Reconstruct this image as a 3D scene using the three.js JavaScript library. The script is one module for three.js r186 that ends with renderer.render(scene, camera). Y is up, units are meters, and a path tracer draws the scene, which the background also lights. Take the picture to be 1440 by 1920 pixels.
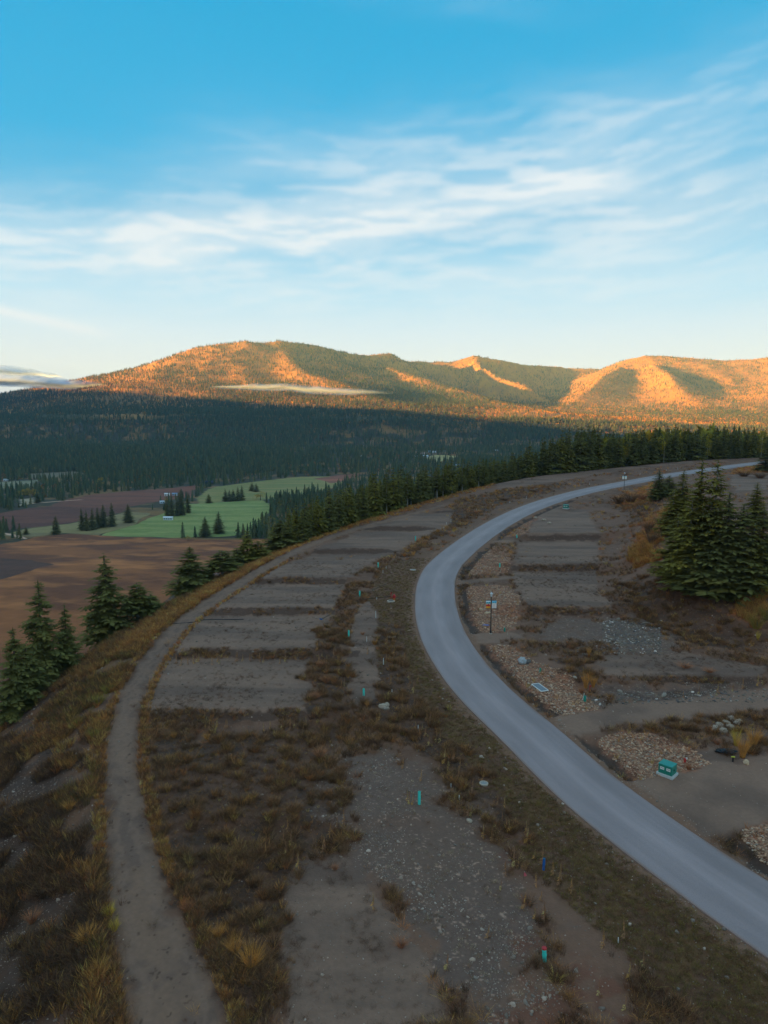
import * as THREE from 'three';
import { mergeGeometries } from 'three/addons/utils/BufferGeometryUtils.js';
import { RoundedBoxGeometry } from 'three/addons/geometries/RoundedBoxGeometry.js';

// ------------------------------------------------------------------ camera, sky, sun, exposure
const F = 1321, CAM_H = 37.6, PITCH = Math.atan(170 / F), SLOPE = 0.055;
const scene = new THREE.Scene();
const camera = new THREE.PerspectiveCamera(2 * Math.atan(960 / F) * 180 / Math.PI, 0.75, 0.5, 30000);
camera.position.set(0, CAM_H, 0);
camera.rotation.x = -PITCH;
const renderer = new THREE.WebGLRenderer({ antialias: true });
renderer.toneMapping = THREE.LinearToneMapping;
const EXPOSURE = 6;
renderer.toneMappingExposure = EXPOSURE;
renderer.shadowMap.enabled = true;
const SUN_TRAVEL = new THREE.Vector3(0.92, -0.10, -0.392).normalize();
const sun = new THREE.DirectionalLight(new THREE.Color().setRGB(1, 0.53, 0.11), 4.5);
sun.position.copy(SUN_TRAVEL).multiplyScalar(-6000); sun.target.position.set(0, 0, 0);
sun.castShadow = true;
Object.assign(sun.shadow.camera, { left: -7000, right: 7000, top: 3000, bottom: -3000, near: 10, far: 16000 });
scene.add(sun, sun.target);
scene.fog = new THREE.FogExp2(new THREE.Color().setRGB(0.38, 0.72, 1), 0.000052);

// ------------------------------------------------------------------ numbers and noise
function mulberry(a) { return () => { a = (a + 0x6d2b79f5) | 0; let t = Math.imul(a ^ (a >>> 15), 1 | a); t = (t + Math.imul(t ^ (t >>> 7), 61 | t)) ^ t; return ((t ^ (t >>> 14)) >>> 0) / 4294967296; }; }
const clamp = (x, a = 0, b = 1) => x < a ? a : x > b ? b : x;
const lerp = (a, b, t) => a + (b - a) * t;
const sstep = (a, b, x) => { const t = clamp((x - a) / (b - a)); return t * t * (3 - 2 * t); };
const HN = new Float32Array(65536); { const r = mulberry(7); for (let i = 0; i < 65536; i++) HN[i] = r(); }
function vnoise(x, y) {
  const xi = Math.floor(x), yi = Math.floor(y), fx = x - xi, fy = y - yi;
  const u = fx * fx * (3 - 2 * fx), v = fy * fy * (3 - 2 * fy);
  const h = (i, j) => HN[((i * 73 + (j * 197 ^ (j >> 5) * 31) + (i >> 6) * 1031) & 255) + (((j * 151 + i * 57 + (j >> 7) * 613) & 255) << 8)];
  const a = h(xi, yi), b = h(xi + 1, yi), c = h(xi, yi + 1), d = h(xi + 1, yi + 1);
  return a + (b - a) * u + (c - a) * v + (a - b - c + d) * u * v;
}
function fbm(x, y, o = 4) { let s = 0, a = 0.5, n = 0; for (let i = 0; i < o; i++) { s += a * vnoise(x, y); n += a; a *= 0.5; x = x * 2.03 + 17.3; y = y * 2.03 + 9.1; } return s / n; }
const L = (v) => { v /= 255; return v <= 0.04045 ? v / 12.92 : ((v + 0.055) / 1.055) ** 2.4; };
const toS = (v) => { v = clamp(v); return 255 * (v <= 0.0031308 ? v * 12.92 : 1.055 * v ** (1 / 2.4) - 0.055); };

// ------------------------------------------------------------------ sky
{
  const W = 2048, H = 1024, data = new Float32Array(W * H * 4);
  const stops = [[0, .98, .93, .86], [4, .93, .94, .92], [7, .74, .88, .96], [9.5, .50, .79, .96], [12, .27, .65, .90], [15, .12, .51, .80], [20, .03, .45, .78], [29, .01, .40, .73], [45, .05, .36, .64], [90, .07, .34, .60]];
  const at = (el) => { let i = 0; while (i < stops.length - 2 && stops[i + 1][0] < el) i++; const a = stops[i], b = stops[i + 1], t = clamp((el - a[0]) / (b[0] - a[0])); return [1, 2, 3].map((k) => lerp(a[k], b[k], t)); };
  const g = (x, s) => Math.exp(-x * x / (2 * s * s));
  for (let j = 0; j < H; j++) {
    const el = ((j + 0.5) / H - 0.5) * 180, base = at(Math.max(el, 0));
    for (let i = 0; i < W; i++) {
      const ang = ((i + 0.5) / W - 0.5) * 360;                 // atan2(z, x)
      let az = ang + 90; if (az > 180) az -= 360; if (az < -180) az += 360;   // 0 ahead, + to the right
      let c = 0;
      if (el > 0) {
        const wx = az + 5 * (fbm(az * 0.05 + 40, el * 0.1, 3) - 0.5), wy = el + 3 * (fbm(az * 0.06, el * 0.12 + 9, 3) - 0.5);
        const tilt = wy - 0.16 * wx;
        const streak = fbm(wx * 0.045 + 3, tilt * 0.2, 5), fine = fbm(wx * 0.13 + 70, tilt * 0.6 + 5, 4), soft = fbm(az * 0.03 + 11, el * 0.07 + 3, 4);
        const fil = 0.32 + 0.58 * sstep(0.3, 0.7, fine * 0.6 + streak * 0.4) + 0.5 * sstep(0.38, 0.72, fbm(wx * 0.3 + 20, (wy - 0.06 * wx) * 2.1, 5));
        for (const [ca, ce, sa, se, ti, am] of [[-10, 13.4, 12, 2.1, .02, .36], [-26, 13.2, 11, 1.5, .02, .36], [12.5, 18.2, 5, 1.5, -.12, .34], [2, 16.0, 10, 2.2, -.02, .22], [13, 20.8, 14, 1.2, .05, .22], [20, 15.6, 11, 2.8, -.05, .30], [-4, 18, 11, 2.6, .08, .24], [5.6, 28.2, 5, .7, -.1, .12], [26, 22, 9, 2.2, .08, .14], [-2, 10.6, 28, 2.2, 0, .36], [-25, 12.0, 11, 1.6, .02, .26], [4, 15.2, 24, 3.0, .04, .10]]) {
          const q = wx - ca; c += am * g(q, sa) * g(wy - ce - ti * q, se) * fil;
        }
        const over = sstep(31, 50, el), out = sstep(34, 52, Math.abs(az)) * sstep(2, 9, el);  // the same thin veils go on overhead and all round
        c *= 1 - 0.85 * g(az + 27, 11) * g(el - 20.5, 4) - 0.5 * g(az + 4, 16) * g(el - 26, 3);
        c += Math.max(over, out) * sstep(0.34, 0.66, soft * 0.6 + streak * 0.4) * (0.42 + 0.4 * fine);
        const tr = el - (7.64 - 0.181 * (az + 27.9));          // a fading contrail low on the left
        if (az > -40 && az < -19) c += 0.95 * g(tr, 0.13 + 0.008 * (az + 40)) * sstep(-19, -24, az) * (0.6 + 0.6 * fine);
        c = clamp(c, 0, 0.9);
      }
      const glow = Math.exp(-(((az + 120) / 34) ** 2) - (el - 3) ** 2 / 180), o = (j * W + i) * 4;
      const cl = [.90, .94, .96], gl = [1.0, .55, .2];
      for (let k = 0; k < 3; k++) data[o + k] = (lerp(base[k], cl[k], c) + glow * gl[k] * 0.8) / EXPOSURE;
      data[o + 3] = 1;
    }
  }
  const t = new THREE.DataTexture(data, W, H, THREE.RGBAFormat, THREE.FloatType);
  t.mapping = THREE.EquirectangularReflectionMapping; t.magFilter = THREE.LinearFilter; t.minFilter = THREE.LinearFilter; t.needsUpdate = true;
  scene.background = t; scene.environment = t;
}

// ------------------------------------------------------------------ from a pixel of the photograph to a place on the land
const CP = Math.cos(PITCH), SP = Math.sin(PITCH);
function ray(px, py) { const v = (960 - py) / F; return [(px - 720) / F, -SP + CP * v, CP + SP * v]; }
function P(px, py) { const [a, b, c] = ray(px, py), t = CAM_H / (SLOPE * c - b); return [a * t, c * t]; }          // on the tilted plain of the lots
function high(px, py, d) { const [a, b, c] = ray(px, py); return [a / c * d, CAM_H + b / c * d]; }                 // x and height at depth d
function segInfo(pl, x, d) {                       // nearest point of a polyline: [signed distance (+ to the left of its run), parameter, height if any]
  let best = 1e18, bs = 1, bt = 0;
  for (let i = 0; i < pl.length - 1; i++) {
    const a = pl[i], b = pl[i + 1], ex = b[0] - a[0], ed = b[1] - a[1], l2 = ex * ex + ed * ed || 1e-9;
    const t = clamp(((x - a[0]) * ex + (d - a[1]) * ed) / l2), qx = x - a[0] - ex * t, qd = d - a[1] - ed * t, q = qx * qx + qd * qd;
    if (q < best) { best = q; bt = i + t; bs = ex * (d - a[1]) - ed * (x - a[0]) >= 0 ? 1 : -1; }
  }
  return [Math.sqrt(best) * bs, bt];
}
function resample(pts, n) {
  const c = new THREE.CatmullRomCurve3(pts.map((p) => new THREE.Vector3(p[0], 0, p[1])), false, 'centripetal');
  return c.getSpacedPoints(n).map((v) => [v.x, v.z]);
}
function smoothLine(pl, k) { for (let r = 0; r < k; r++) pl = pl.map((p, i) => i === 0 || i === pl.length - 1 ? p : [(pl[i - 1][0] + 2 * p[0] + pl[i + 1][0]) / 4, (pl[i - 1][1] + 2 * p[1] + pl[i + 1][1]) / 4]); return pl; }
const pts = (list) => list.map(([a, b]) => P(a, b));
const inPoly = (poly, x, d) => { let c = false; for (let i = 0, j = poly.length - 1; i < poly.length; j = i++) if ((poly[i][1] > d) !== (poly[j][1] > d) && x < (poly[j][0] - poly[i][0]) * (d - poly[i][1]) / (poly[j][1] - poly[i][1]) + poly[i][0]) c = !c; return c; };

// road: both edges read from the photograph, brought to one centre line of even width
const ROAD_W = 3.55;
const edgeL = pts([[1640, 1938], [1440, 1797], [1360, 1743], [1237, 1650], [1120, 1560], [1000, 1455], [947, 1390], [890, 1343], [843, 1290], [813, 1247], [790, 1203], [780, 1170], [777, 1133], [780, 1100], [793, 1067], [830, 1033], [877, 1000], [920, 975], [970, 952], [1020, 935], [1090, 917], [1170, 902], [1225, 892], [1300, 881], [1400, 868], [1520, 856]]);
const roadLine = smoothLine(resample(edgeL.map((p, i) => {
  const a = edgeL[Math.max(i - 1, 0)], b = edgeL[Math.min(i + 1, edgeL.length - 1)], ex = b[0] - a[0], ed = b[1] - a[1], l = Math.hypot(ex, ed);
  return [p[0] + ed / l * ROAD_W, p[1] - ex / l * ROAD_W];
}), 160), 6);
const roadDist = (x, d) => segInfo(roadLine, x, d)[0];     // + on the outer (left) side
const trackLine = smoothLine(resample(pts([[380, 2080], [345, 1960], [325, 1880], [300, 1800], [275, 1730], [252, 1640], [240, 1550], [229, 1450], [232, 1380], [246, 1310], [275, 1250], [312, 1202], [352, 1160], [420, 1113], [490, 1070], [560, 1032], [640, 1001], [700, 983], [760, 967], [830, 948]]), 90), 3);
const trackHalf = (t) => lerp(2.7, 1.4, sstep(0, 16, t)) * (1 - 0.3 * sstep(70, 90, t));
// the brow on the left, where the levelled ground ends
const brow = smoothLine(resample(pts([[150, 2300], [175, 1960], [178, 1800], [165, 1650], [168, 1500], [180, 1380], [205, 1290], [245, 1225], [300, 1172], [352, 1138], [420, 1096], [480, 1062], [560, 1024], [640, 993], [760, 954], [860, 925], [940, 905], [1000, 894], [1120, 881], [1300, 864], [1440, 855], [1620, 846], [1900, 836]]), 120), 3);
// rising bank on the right, under the firs
const hillToe = pts([[1700, 1262], [1440, 1222], [1300, 1195], [1180, 1148], [1140, 1080], [1128, 1010], [1150, 958], [1200, 938], [1290, 932], [1440, 940], [1800, 960]]);
const terraces = (zs) => zs;
const padsL = [56, 76.6, 95.5, 114, 132, 156, 181, 206], padsR = [70, 85.5, 114, 142, 169.5, 214];
function terrace(zs, d, w) {                       // height above the even slope: level pads with a bank between
  if (d < zs[0] || d > zs[zs.length - 1]) return 0;
  let k = 0; while (k < zs.length - 2 && zs[k + 1] <= d) k++;
  const mid = (zs[k] + zs[k + 1]) / 2, half = (zs[k + 1] - zs[k]) / 2, flat = (mid - d) * SLOPE * 0.85;
  const e = Math.min(d - zs[k], zs[k + 1] - d);
  return flat * sstep(0, w, e);
}
const valley = (x, d) => {
  const v = -60 - 21 * sstep(380, 720, d) + 26 * sstep(1250, 2100, d);
  const side = sstep(20, 420, x - 0.12 * d) * (1 - sstep(500, 1900, d));
  return lerp(v, 12 - 0.02 * Math.max(0, d - 400), side) + 5 * (fbm(x / 260 + 5, d / 260, 3) - 0.5) * sstep(250, 600, d) + 34 * (fbm(x / 420 + 15, d / 300 + 2, 3) - 0.5) * sstep(1450, 2000, d);
};
const browSlope = (s) => { // integral of a slope that steepens beyond the brow
  if (s <= 0) return 0;
  if (s < 5) return 0.2 * s;
  if (s < 17) { const q = s - 5; return 1 + 0.2 * q + 0.026 * q * q; }
  return 7.14 + 0.82 * (s - 17);
};
function plateau(x, d) {                           // everything but the fall beyond the brow; s = distance past the brow
  let h = SLOPE * Math.min(d, 340) + 0.02 * Math.max(0, d - 340);
  const rd = roadDist(x, d), ard = Math.abs(rd);
  if (d < 240 && ard > 3) {
    if (rd > 0) {
      const tl = segInfo(trackLine, x, d)[0];
      const m = sstep(1.5, 4, -tl) * sstep(13, 18, rd);
      if (m > 0) h += m * terrace(padsL, d + 0.5 * (vnoise(x * 0.4, 3) - 0.5), 1.5);
    } else {
      const m = sstep(8, 12, -rd) * (1 - sstep(55, 65, x));
      if (m > 0) h += m * terrace(padsR, d + 0.6 * (vnoise(x * 0.4, 9) - 0.5), 1.6);
    }
  }
  const inside = inPoly(hillToe, x, d);
  if (inside && d > 60) { const q = Math.abs(segInfo(hillToe, x, d)[0]); h += 6.2 * sstep(0, 17, q) * sstep(-4, 4, -rd - 6) + 1.2 * sstep(4, 22, q) * (fbm(x / 9, d / 9, 3) - 0.4); }
  return [h, rd];
}
const drives = [[[853, 1093], [965, 1080], .9], [[903, 1017], [980, 1013], .9], [[880, 1200], [960, 1190], 1.6], [[1035, 1368], [1180, 1335], 1.9], [[1180, 1335], [1480, 1305], 2.4], [[1245, 1518], [1480, 1462], 4.4]].map(([a, b, w]) => [[P(...a), P(...b)], w]);
const driveDist = (x, d) => { let m = 1e9; for (const [l, w] of drives) { const q = Math.abs(segInfo(l, x, d)[0]) - w; if (q < m) m = q; } return m; };
function ground(x, d, fine = true) {
  const v = valley(x, d);
  if (d > 700 || x < -220) { return v; }
  let [s] = segInfo(brow, x, d);
  if (s > 0 && s > 190) return v;
  let [h, rd] = plateau(x, d);
  if (s > 0) {
    const k = 1 - 0.72 * sstep(60, 150, x);
    const f = h - browSlope(s) * k - (x > 60 ? 0 : 0.12 * s), a = f - v;
    h = a > 14 ? f : v + 0.5 * (a + Math.sqrt(a * a + 90)) * (1 - sstep(120, 190, s));
  }
  if (fine && d < 300) {
    const ard = Math.abs(rd);
    const soft = sstep(3.6, 6, ard);
    h += soft * (0.34 * (fbm(x / 6, d / 6, 3) - 0.5) + 0.22 * (fbm(x / 1.5 + 40, d / 1.5, 2) - 0.5) * (0.35 + 0.65 * sstep(0, 4, s + 2)));
    if (s > 0) h += 0.9 * sstep(0, 8, s) * (fbm(x / 4 + 3, d / 4, 3) - 0.5);
    const q = -rd - ROAD_W;                        // a ditch beside the inner edge of the road
    if (q > 0.3 && q < 3.2 && d > 40 && d < 225) h -= 0.62 * sstep(0.5, 1.25, q) * (1 - sstep(1.5, 2.9, q)) * sstep(0.2, 1.4, driveDist(x, d)) * (0.7 + 0.6 * vnoise(x * 0.3, d * 0.3));
    if (ard < ROAD_W + 0.1) h -= 0.12;
  } else if (Math.abs(rd) < ROAD_W + 0.6) h -= 0.3;
  return h;
}
function hit(px, py, far = 2600) {
  const [a, b, c] = ray(px, py);
  let t0 = 20, t = 20;
  while (t < far) { if (CAM_H + b * t < land(a * t, c * t)) break; t0 = t; t += 0.25 + t * 0.006; }
  for (let k = 0; k < 18; k++) { const m = (t0 + t) / 2; if (CAM_H + b * m < land(a * m, c * m)) t = m; else t0 = m; }
  return [a * t, c * t, land(a * t, c * t)];
}

// ------------------------------------------------------------------ the far range: ridges through the skyline of the photograph
const ridge = (w, list) => ({ w, p: list.map(([px, py, km]) => { const [x, y] = high(px, py, km * 1000); return [x, km * 1000, y]; }) });
const ridges = [
  ridge(1150, [[-900, 700, 4.4], [-400, 742, 4.0], [-120, 752, 3.8], [0, 742, 3.8], [150, 712, 3.95], [240, 690, 4.0], [330, 664, 4.1], [400, 648, 4.2], [450, 642, 4.3], [520, 647, 4.4]]),
  ridge(620, [[520, 649, 4.4], [580, 648, 4.5], [625, 659, 4.6], [690, 668, 4.75], [733, 665, 4.9]]),
  ridge(360, [[706, 680, 4.6], [720, 692, 4.4], [770, 709, 4.15], [820, 725, 3.9], [880, 750, 3.65], [935, 768, 3.4], [1000, 786, 3.05]]),
  ridge(400, [[528, 662, 4.2], [538, 672, 4.05], [560, 692, 3.8], [600, 714, 3.55], [660, 737, 3.3], [700, 765, 3.0]]),
  ridge(600, [[322, 684, 3.9], [300, 700, 3.7], [260, 740, 3.3], [230, 780, 2.9]]),
  ridge(420, [[745, 672, 5.05], [790, 677, 5.2], [852, 681, 5.25], [890, 669, 5.25], [930, 675, 5.3], [980, 685, 5.4], [1050, 690, 5.6], [1120, 692, 5.7]]),
  ridge(260, [[893, 680, 5.15], [905, 690, 5.0], [940, 705, 4.8], [985, 722, 4.6]]),
  ridge(900, [[1150, 688, 5.5], [1170, 678, 5.3], [1210, 669, 5.3], [1280, 671, 5.3], [1350, 674, 5.3], [1440, 671, 5.3], [1700, 655, 5.4], [2100, 690, 5.6]]),
  ridge(400, [[1160, 692, 5.0], [1130, 705, 4.7], [1090, 742, 4.2], [1055, 780, 3.8], [1030, 806, 3.4]]),
  ridge(420, [[1222, 686, 5.0], [1245, 695, 4.8], [1262, 715, 4.5], [1290, 745, 4.1], [1310, 785, 3.6]]),
  ridge(520, [[1560, 665, 5.2], [1500, 700, 4.7], [1440, 740, 4.2], [1400, 790, 3.5]]),
];
function range(x, d) {
  const base = -55 + 18 * sstep(2300, 3200, d);
  let s = 0;
  const k = 45;
  for (const r of ridges) {
    let best = 1e18, y = 0; const p = r.p;
    for (let i = 0; i < p.length - 1; i++) {
      const a = p[i], b = p[i + 1], ex = b[0] - a[0], ed = b[1] - a[1], l2 = ex * ex + ed * ed;
      const t = clamp(((x - a[0]) * ex + (d - a[1]) * ed) / l2), qx = x - a[0] - ex * t, qd = d - a[1] - ed * t, q = qx * qx + qd * qd;
      if (q < best) { best = q; y = a[2] + (b[2] - a[2]) * t; }
    }
    const dist = Math.sqrt(best), e = (y - base) * Math.exp(-Math.pow(dist / r.w, 1.15));
    s += Math.exp(Math.min(e, 1500) / k);
  }
  let h = k * Math.log(s + 1 - ridges.length > 1 ? s + 1 - ridges.length : 1);
  const rough = Math.abs(fbm(x / 520 + 3, d / 520, 4) - 0.5) * 2;
  h += 26 * (fbm(x / 380 + 15, d / 280 + 2, 3) - 0.5) * sstep(420, 120, h) + (12 - 60 * rough) * sstep(60, 420, h) * 0.8 + 10 * (fbm(x / 90, d / 90, 3) - 0.5);
  return base + h;
}
const farLand = (x, d) => d < 2100 ? valley(x, d) : lerp(valley(x, d), range(x, d), sstep(2100, 2600, d));
const land = (x, d) => d > 700 ? farLand(x, d) : ground(x, d, true);

// ------------------------------------------------------------------ objects, names, labels
const taken = {};
const numbered = (n) => { const k = taken[n] = (taken[n] ?? -1) + 1; return k ? n + '_' + String(k).padStart(3, '0') : n; };
function tag(o, label, category, group) { Object.assign(o.userData, { label, category }); if (group) o.userData.group = group; return o; }
function addTop(o, name) { o.name = numbered(name); scene.add(o); return o; }
function part(name, geo, mat, parent) { const m = new THREE.Mesh(geo, mat); m.name = name; m.castShadow = m.receiveShadow = true; parent.add(m); return m; }
function thing(name, [x, y, z], label, category, group) { const g = new THREE.Group(); addTop(g, name); g.position.set(x, y, z); return tag(g, label, category, group); }
function struct(name, geo, mat) { const m = new THREE.Mesh(geo, mat); addTop(m, name); m.userData.kind = 'structure'; m.castShadow = m.receiveShadow = true; return m; }
function scatter(name, geo, mat, list, label, category) {   // list of {x,y,z,s:[..],r,c:[r,g,b],tx}
  const m = new THREE.InstancedMesh(geo, mat, list.length), o = new THREE.Object3D(), c = new THREE.Color();
  list.forEach((e, i) => { o.position.set(e.x, e.y, e.z); o.rotation.set(e.tx || 0, e.r || 0, e.tz || 0); o.scale.set(...e.s); o.updateMatrix(); m.setMatrixAt(i, o.matrix); m.setColorAt(i, c.setRGB(...e.c)); });
  addTop(m, name); m.userData.kind = 'stuff'; m.castShadow = m.receiveShadow = true;
  if (label) tag(m, label, category);
  return m;
}
// albedo from a colour seen in the shade of the photograph: divided by the light of the open sky
const SKYLIGHT = [0.43, 0.70, 0.95];
const seen = (r, g, b, k = 1) => [Math.min(.8, L(r) / SKYLIGHT[0] * k), Math.min(.8, L(g) / SKYLIGHT[1] * k), Math.min(.8, L(b) / SKYLIGHT[2] * k)];
const std = (c, rough = 0.9, extra = {}) => new THREE.MeshStandardMaterial({ color: new THREE.Color().setRGB(...c), roughness: rough, ...extra });
const tinted = (rough = 0.95, extra = {}) => new THREE.MeshStandardMaterial({ color: 0xffffff, roughness: rough, side: THREE.DoubleSide, ...extra });
const mixc = (a, b, t) => [lerp(a[0], b[0], t), lerp(a[1], b[1], t), lerp(a[2], b[2], t)];

// ------------------------------------------------------------------ what covers the levelled ground
const H = (list) => list.map(([a, b]) => hit(a, b));
const cover = {
  pad: [ // bare grey levelled lots
    [[268, 1352], [283, 1255], [330, 1190], [400, 1130], [500, 1075], [610, 1022], [700, 985], [790, 962], [852, 956], [840, 985], [775, 1018], [690, 1060], [650, 1095], [625, 1145], [600, 1190], [580, 1240], [576, 1300], [574, 1352]],
    [[655, 1290], [650, 1210], [665, 1150], [690, 1125], [712, 1150], [705, 1200], [712, 1270], [700, 1320], [668, 1330]],
    [[990, 1154], [975, 1110], [962, 1085], [968, 1020], [990, 1003], [1004, 962], [1060, 946], [1100, 956], [1125, 1002], [1118, 1060], [1122, 1110], [1155, 1152]],
    [[900, 900], [1010, 880], [1180, 862], [1320, 858], [1300, 868], [1180, 880], [1060, 900], [930, 918]],
    [[1380, 925], [1440, 918], [1440, 888], [1370, 890]],
    [[545, 1625], [640, 1600], [720, 1680], [760, 1760], [860, 1920], [560, 1960], [520, 1780]],
    [[1120, 1230], [1300, 1225], [1440, 1250], [1440, 1280], [1300, 1282], [1130, 1270]],
    [[1300, 1410], [1440, 1360], [1440, 1470], [1310, 1500]],
  ],
  weed: [
    [[262, 1385], [420, 1380], [600, 1370], [640, 1450], [650, 1560], [560, 1620], [540, 1760], [460, 1960], [420, 1960], [360, 1760], [300, 1640], [275, 1520]],
    [[575, 1250], [600, 1175], [640, 1170], [650, 1260], [640, 1400], [600, 1430], [570, 1390]],
    [[700, 1300], [705, 1180], [730, 1140], [745, 1200], [775, 1290], [840, 1380], [900, 1460], [1000, 1560], [1010, 1640], [900, 1520], [800, 1420], [730, 1370]],
    [[1160, 1090], [1230, 1085], [1300, 1130], [1440, 1190], [1440, 1235], [1300, 1205], [1180, 1165]],
    [[1050, 1210], [1120, 1220], [1100, 1290], [1060, 1260]], [[1150, 1372], [1250, 1352], [1440, 1332], [1440, 1350], [1300, 1368], [1200, 1376]], [[1340, 1380], [1380, 1340], [1440, 1330], [1440, 1400], [1380, 1420]],
    [[1150, 940], [1230, 900], [1240, 940], [1230, 1050], [1180, 1040], [1200, 980]],
    [[860, 935], [960, 915], [1060, 905], [1060, 915], [940, 945], [800, 1020], [760, 1060], [740, 1050]],
  ],
  stony: [[[620, 1440], [700, 1390], [780, 1430], [920, 1560], [1000, 1700], [1080, 1960], [860, 1960], [780, 1750], [690, 1640], [640, 1560]], [[1140, 1160], [1210, 1160], [1300, 1230], [1180, 1235]], [[1000, 1160], [1140, 1150], [1140, 1200], [1010, 1200]], [[1080, 1285], [1300, 1282], [1440, 1270], [1440, 1310], [1180, 1340], [1110, 1320]]],
  bed: [ // tan river gravel
    [[905, 1215], [960, 1205], [1000, 1240], [1060, 1260], [1085, 1290], [1130, 1335], [1090, 1348], [1035, 1350], [985, 1300], [930, 1245]],
    [[1110, 1395], [1160, 1370], [1240, 1378], [1310, 1410], [1380, 1465], [1330, 1495], [1250, 1505], [1190, 1475]],
    [[1378, 1565], [1440, 1535], [1500, 1530], [1560, 1700], [1440, 1625]],
    [[868, 1105], [955, 1096], [975, 1120], [965, 1180], [905, 1188], [880, 1170], [868, 1130]],
    [[875, 1086], [955, 1075], [960, 1030], [918, 1022], [895, 1045]],
    [[925, 1008], [985, 1000], [1010, 965], [980, 968]],
  ],
  dark: [[[-160, 1440], [110, 1470], [170, 1600], [190, 1760], [215, 1960], [-160, 1960]], [[1112, 1302], [1200, 1286], [1460, 1268], [1460, 1290], [1200, 1316], [1135, 1334]]],
  red: [[[985, 1765], [1060, 1775], [1140, 1820], [1200, 1890], [1180, 1960], [880, 1960], [940, 1870]], [[940, 1520], [1000, 1560], [1030, 1640], [1000, 1700], [960, 1620]]],
  orange: [ // russet grass
    [[1185, 1050], [1200, 985], [1240, 950], [1260, 960], [1230, 1000], [1235, 1060]], [[1150, 935], [1225, 905], [1240, 925], [1180, 950]], [[1320, 905], [1440, 860], [1440, 885], [1340, 892]], [[1380, 1140], [1440, 1105], [1440, 1190], [1400, 1175]],
  ],
};
function soften(a, W, Hh, r) {
  const b = new Uint8Array(a.length);
  for (let pass = 0; pass < 2; pass++) {
    for (let j = 0; j < Hh; j++) { let q = 0; for (let i = -r; i < W + r; i++) { if (i + r < W) q += a[j * W + i + r]; if (i - r - 1 >= 0) q -= a[j * W + i - r - 1]; if (i >= 0 && i < W) b[j * W + i] = q / (2 * r + 1); } }
    for (let i = 0; i < W; i++) { let q = 0; for (let j = -r; j < Hh + r; j++) { if (j + r < Hh) q += b[(j + r) * W + i]; if (j - r - 1 >= 0) q -= b[(j - r - 1) * W + i]; if (j >= 0 && j < Hh) a[j * W + i] = q / (2 * r + 1); } }
  }
}
const ragged = (v, x, d, k) => v <= 0.01 ? 0 : sstep(.3, .7, v + (fbm(x / 2.3 + 60, d / 2.3 + 14, 3) - .5) * (k === 'pad' ? .45 : k === 'bed' ? .6 : 1.3));
const coverMask = (x0, x1, d0, d1, W, Hh) => {
  const out = {};
  const px = ([x, d]) => [(x - x0) / (x1 - x0) * W, (d - d0) / (d1 - d0) * Hh];
  for (const k in cover) {
    const cv = document.createElement('canvas'); cv.width = W; cv.height = Hh; const c = cv.getContext('2d');
    c.fillStyle = '#000'; c.fillRect(0, 0, W, Hh); c.fillStyle = '#fff';
    for (const poly of coverW[k]) { c.beginPath(); poly.forEach((p, i) => c[i ? 'lineTo' : 'moveTo'](...px(p))); c.closePath(); c.fill(); }
    const im = c.getImageData(0, 0, W, Hh).data, a = new Uint8Array(W * Hh);
    for (let i = 0; i < W * Hh; i++) a[i] = im[i * 4];
    soften(a, W, Hh, Math.max(2, Math.round(W / (x1 - x0) * (k === 'pad' ? 0.3 : k === 'bed' ? 1.0 : k === 'stony' || k === 'dark' ? 3 : 1.6))));
    out[k] = (x, d) => { // bilinear
      const u = clamp((x - x0) / (x1 - x0) * W - 0.5, 0, W - 1.001), v = clamp((d - d0) / (d1 - d0) * Hh - 0.5, 0, Hh - 1.001), i = u | 0, j = v | 0, fu = u - i, fv = v - j, o = j * W + i;
      return ((a[o] * (1 - fu) + a[o + 1] * fu) * (1 - fv) + (a[o + W] * (1 - fu) + a[o + W + 1] * fu) * fv) / 255;
    };
  }
  return out;
};
const coverW = {}; for (const k in cover) coverW[k] = cover[k].map(H);
const NEAR = { x0: -80, x1: 90, d0: 20, d1: 150 }, MID = { x0: -120, x1: 330, d0: 150, d1: 460 };
const maskN = coverMask(NEAR.x0, NEAR.x1, NEAR.d0, NEAR.d1, 1360, 1040), maskM = coverMask(MID.x0, MID.x1, MID.d0, MID.d1, 1350, 930);
const maskAt = (k, x, d) => ragged((d < 150 ? maskN : maskM)[k](x, d), x, d, k);
// a coarse lookup of distances, to keep the textures quick
function table(R, step, f) {
  const nx = Math.ceil((R.x1 - R.x0) / step) + 1, nd = Math.ceil((R.d1 - R.d0) / step) + 1, a = new Float32Array(nx * nd);
  for (let j = 0; j < nd; j++) for (let i = 0; i < nx; i++) a[j * nx + i] = f(R.x0 + i * step, R.d0 + j * step);
  return (x, d) => { const u = clamp((x - R.x0) / step, 0, nx - 1.001), v = clamp((d - R.d0) / step, 0, nd - 1.001), i = u | 0, j = v | 0, fu = u - i, fv = v - j, o = j * nx + i; return (a[o] * (1 - fu) + a[o + 1] * fu) * (1 - fv) + (a[o + nx] * (1 - fu) + a[o + nx + 1] * fu) * fv; };
}
const field = (R, step) => ({
  road: table(R, step, roadDist), brow: table(R, step, (x, d) => segInfo(brow, x, d)[0]), drive: table(R, step, driveDist),
  track: table(R, step, (x, d) => { const [q, t] = segInfo(trackLine, x, d); return Math.abs(q) - trackHalf(t); }),
});
const fieldN = field(NEAR, 0.5), fieldM = field(MID, 1);
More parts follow.
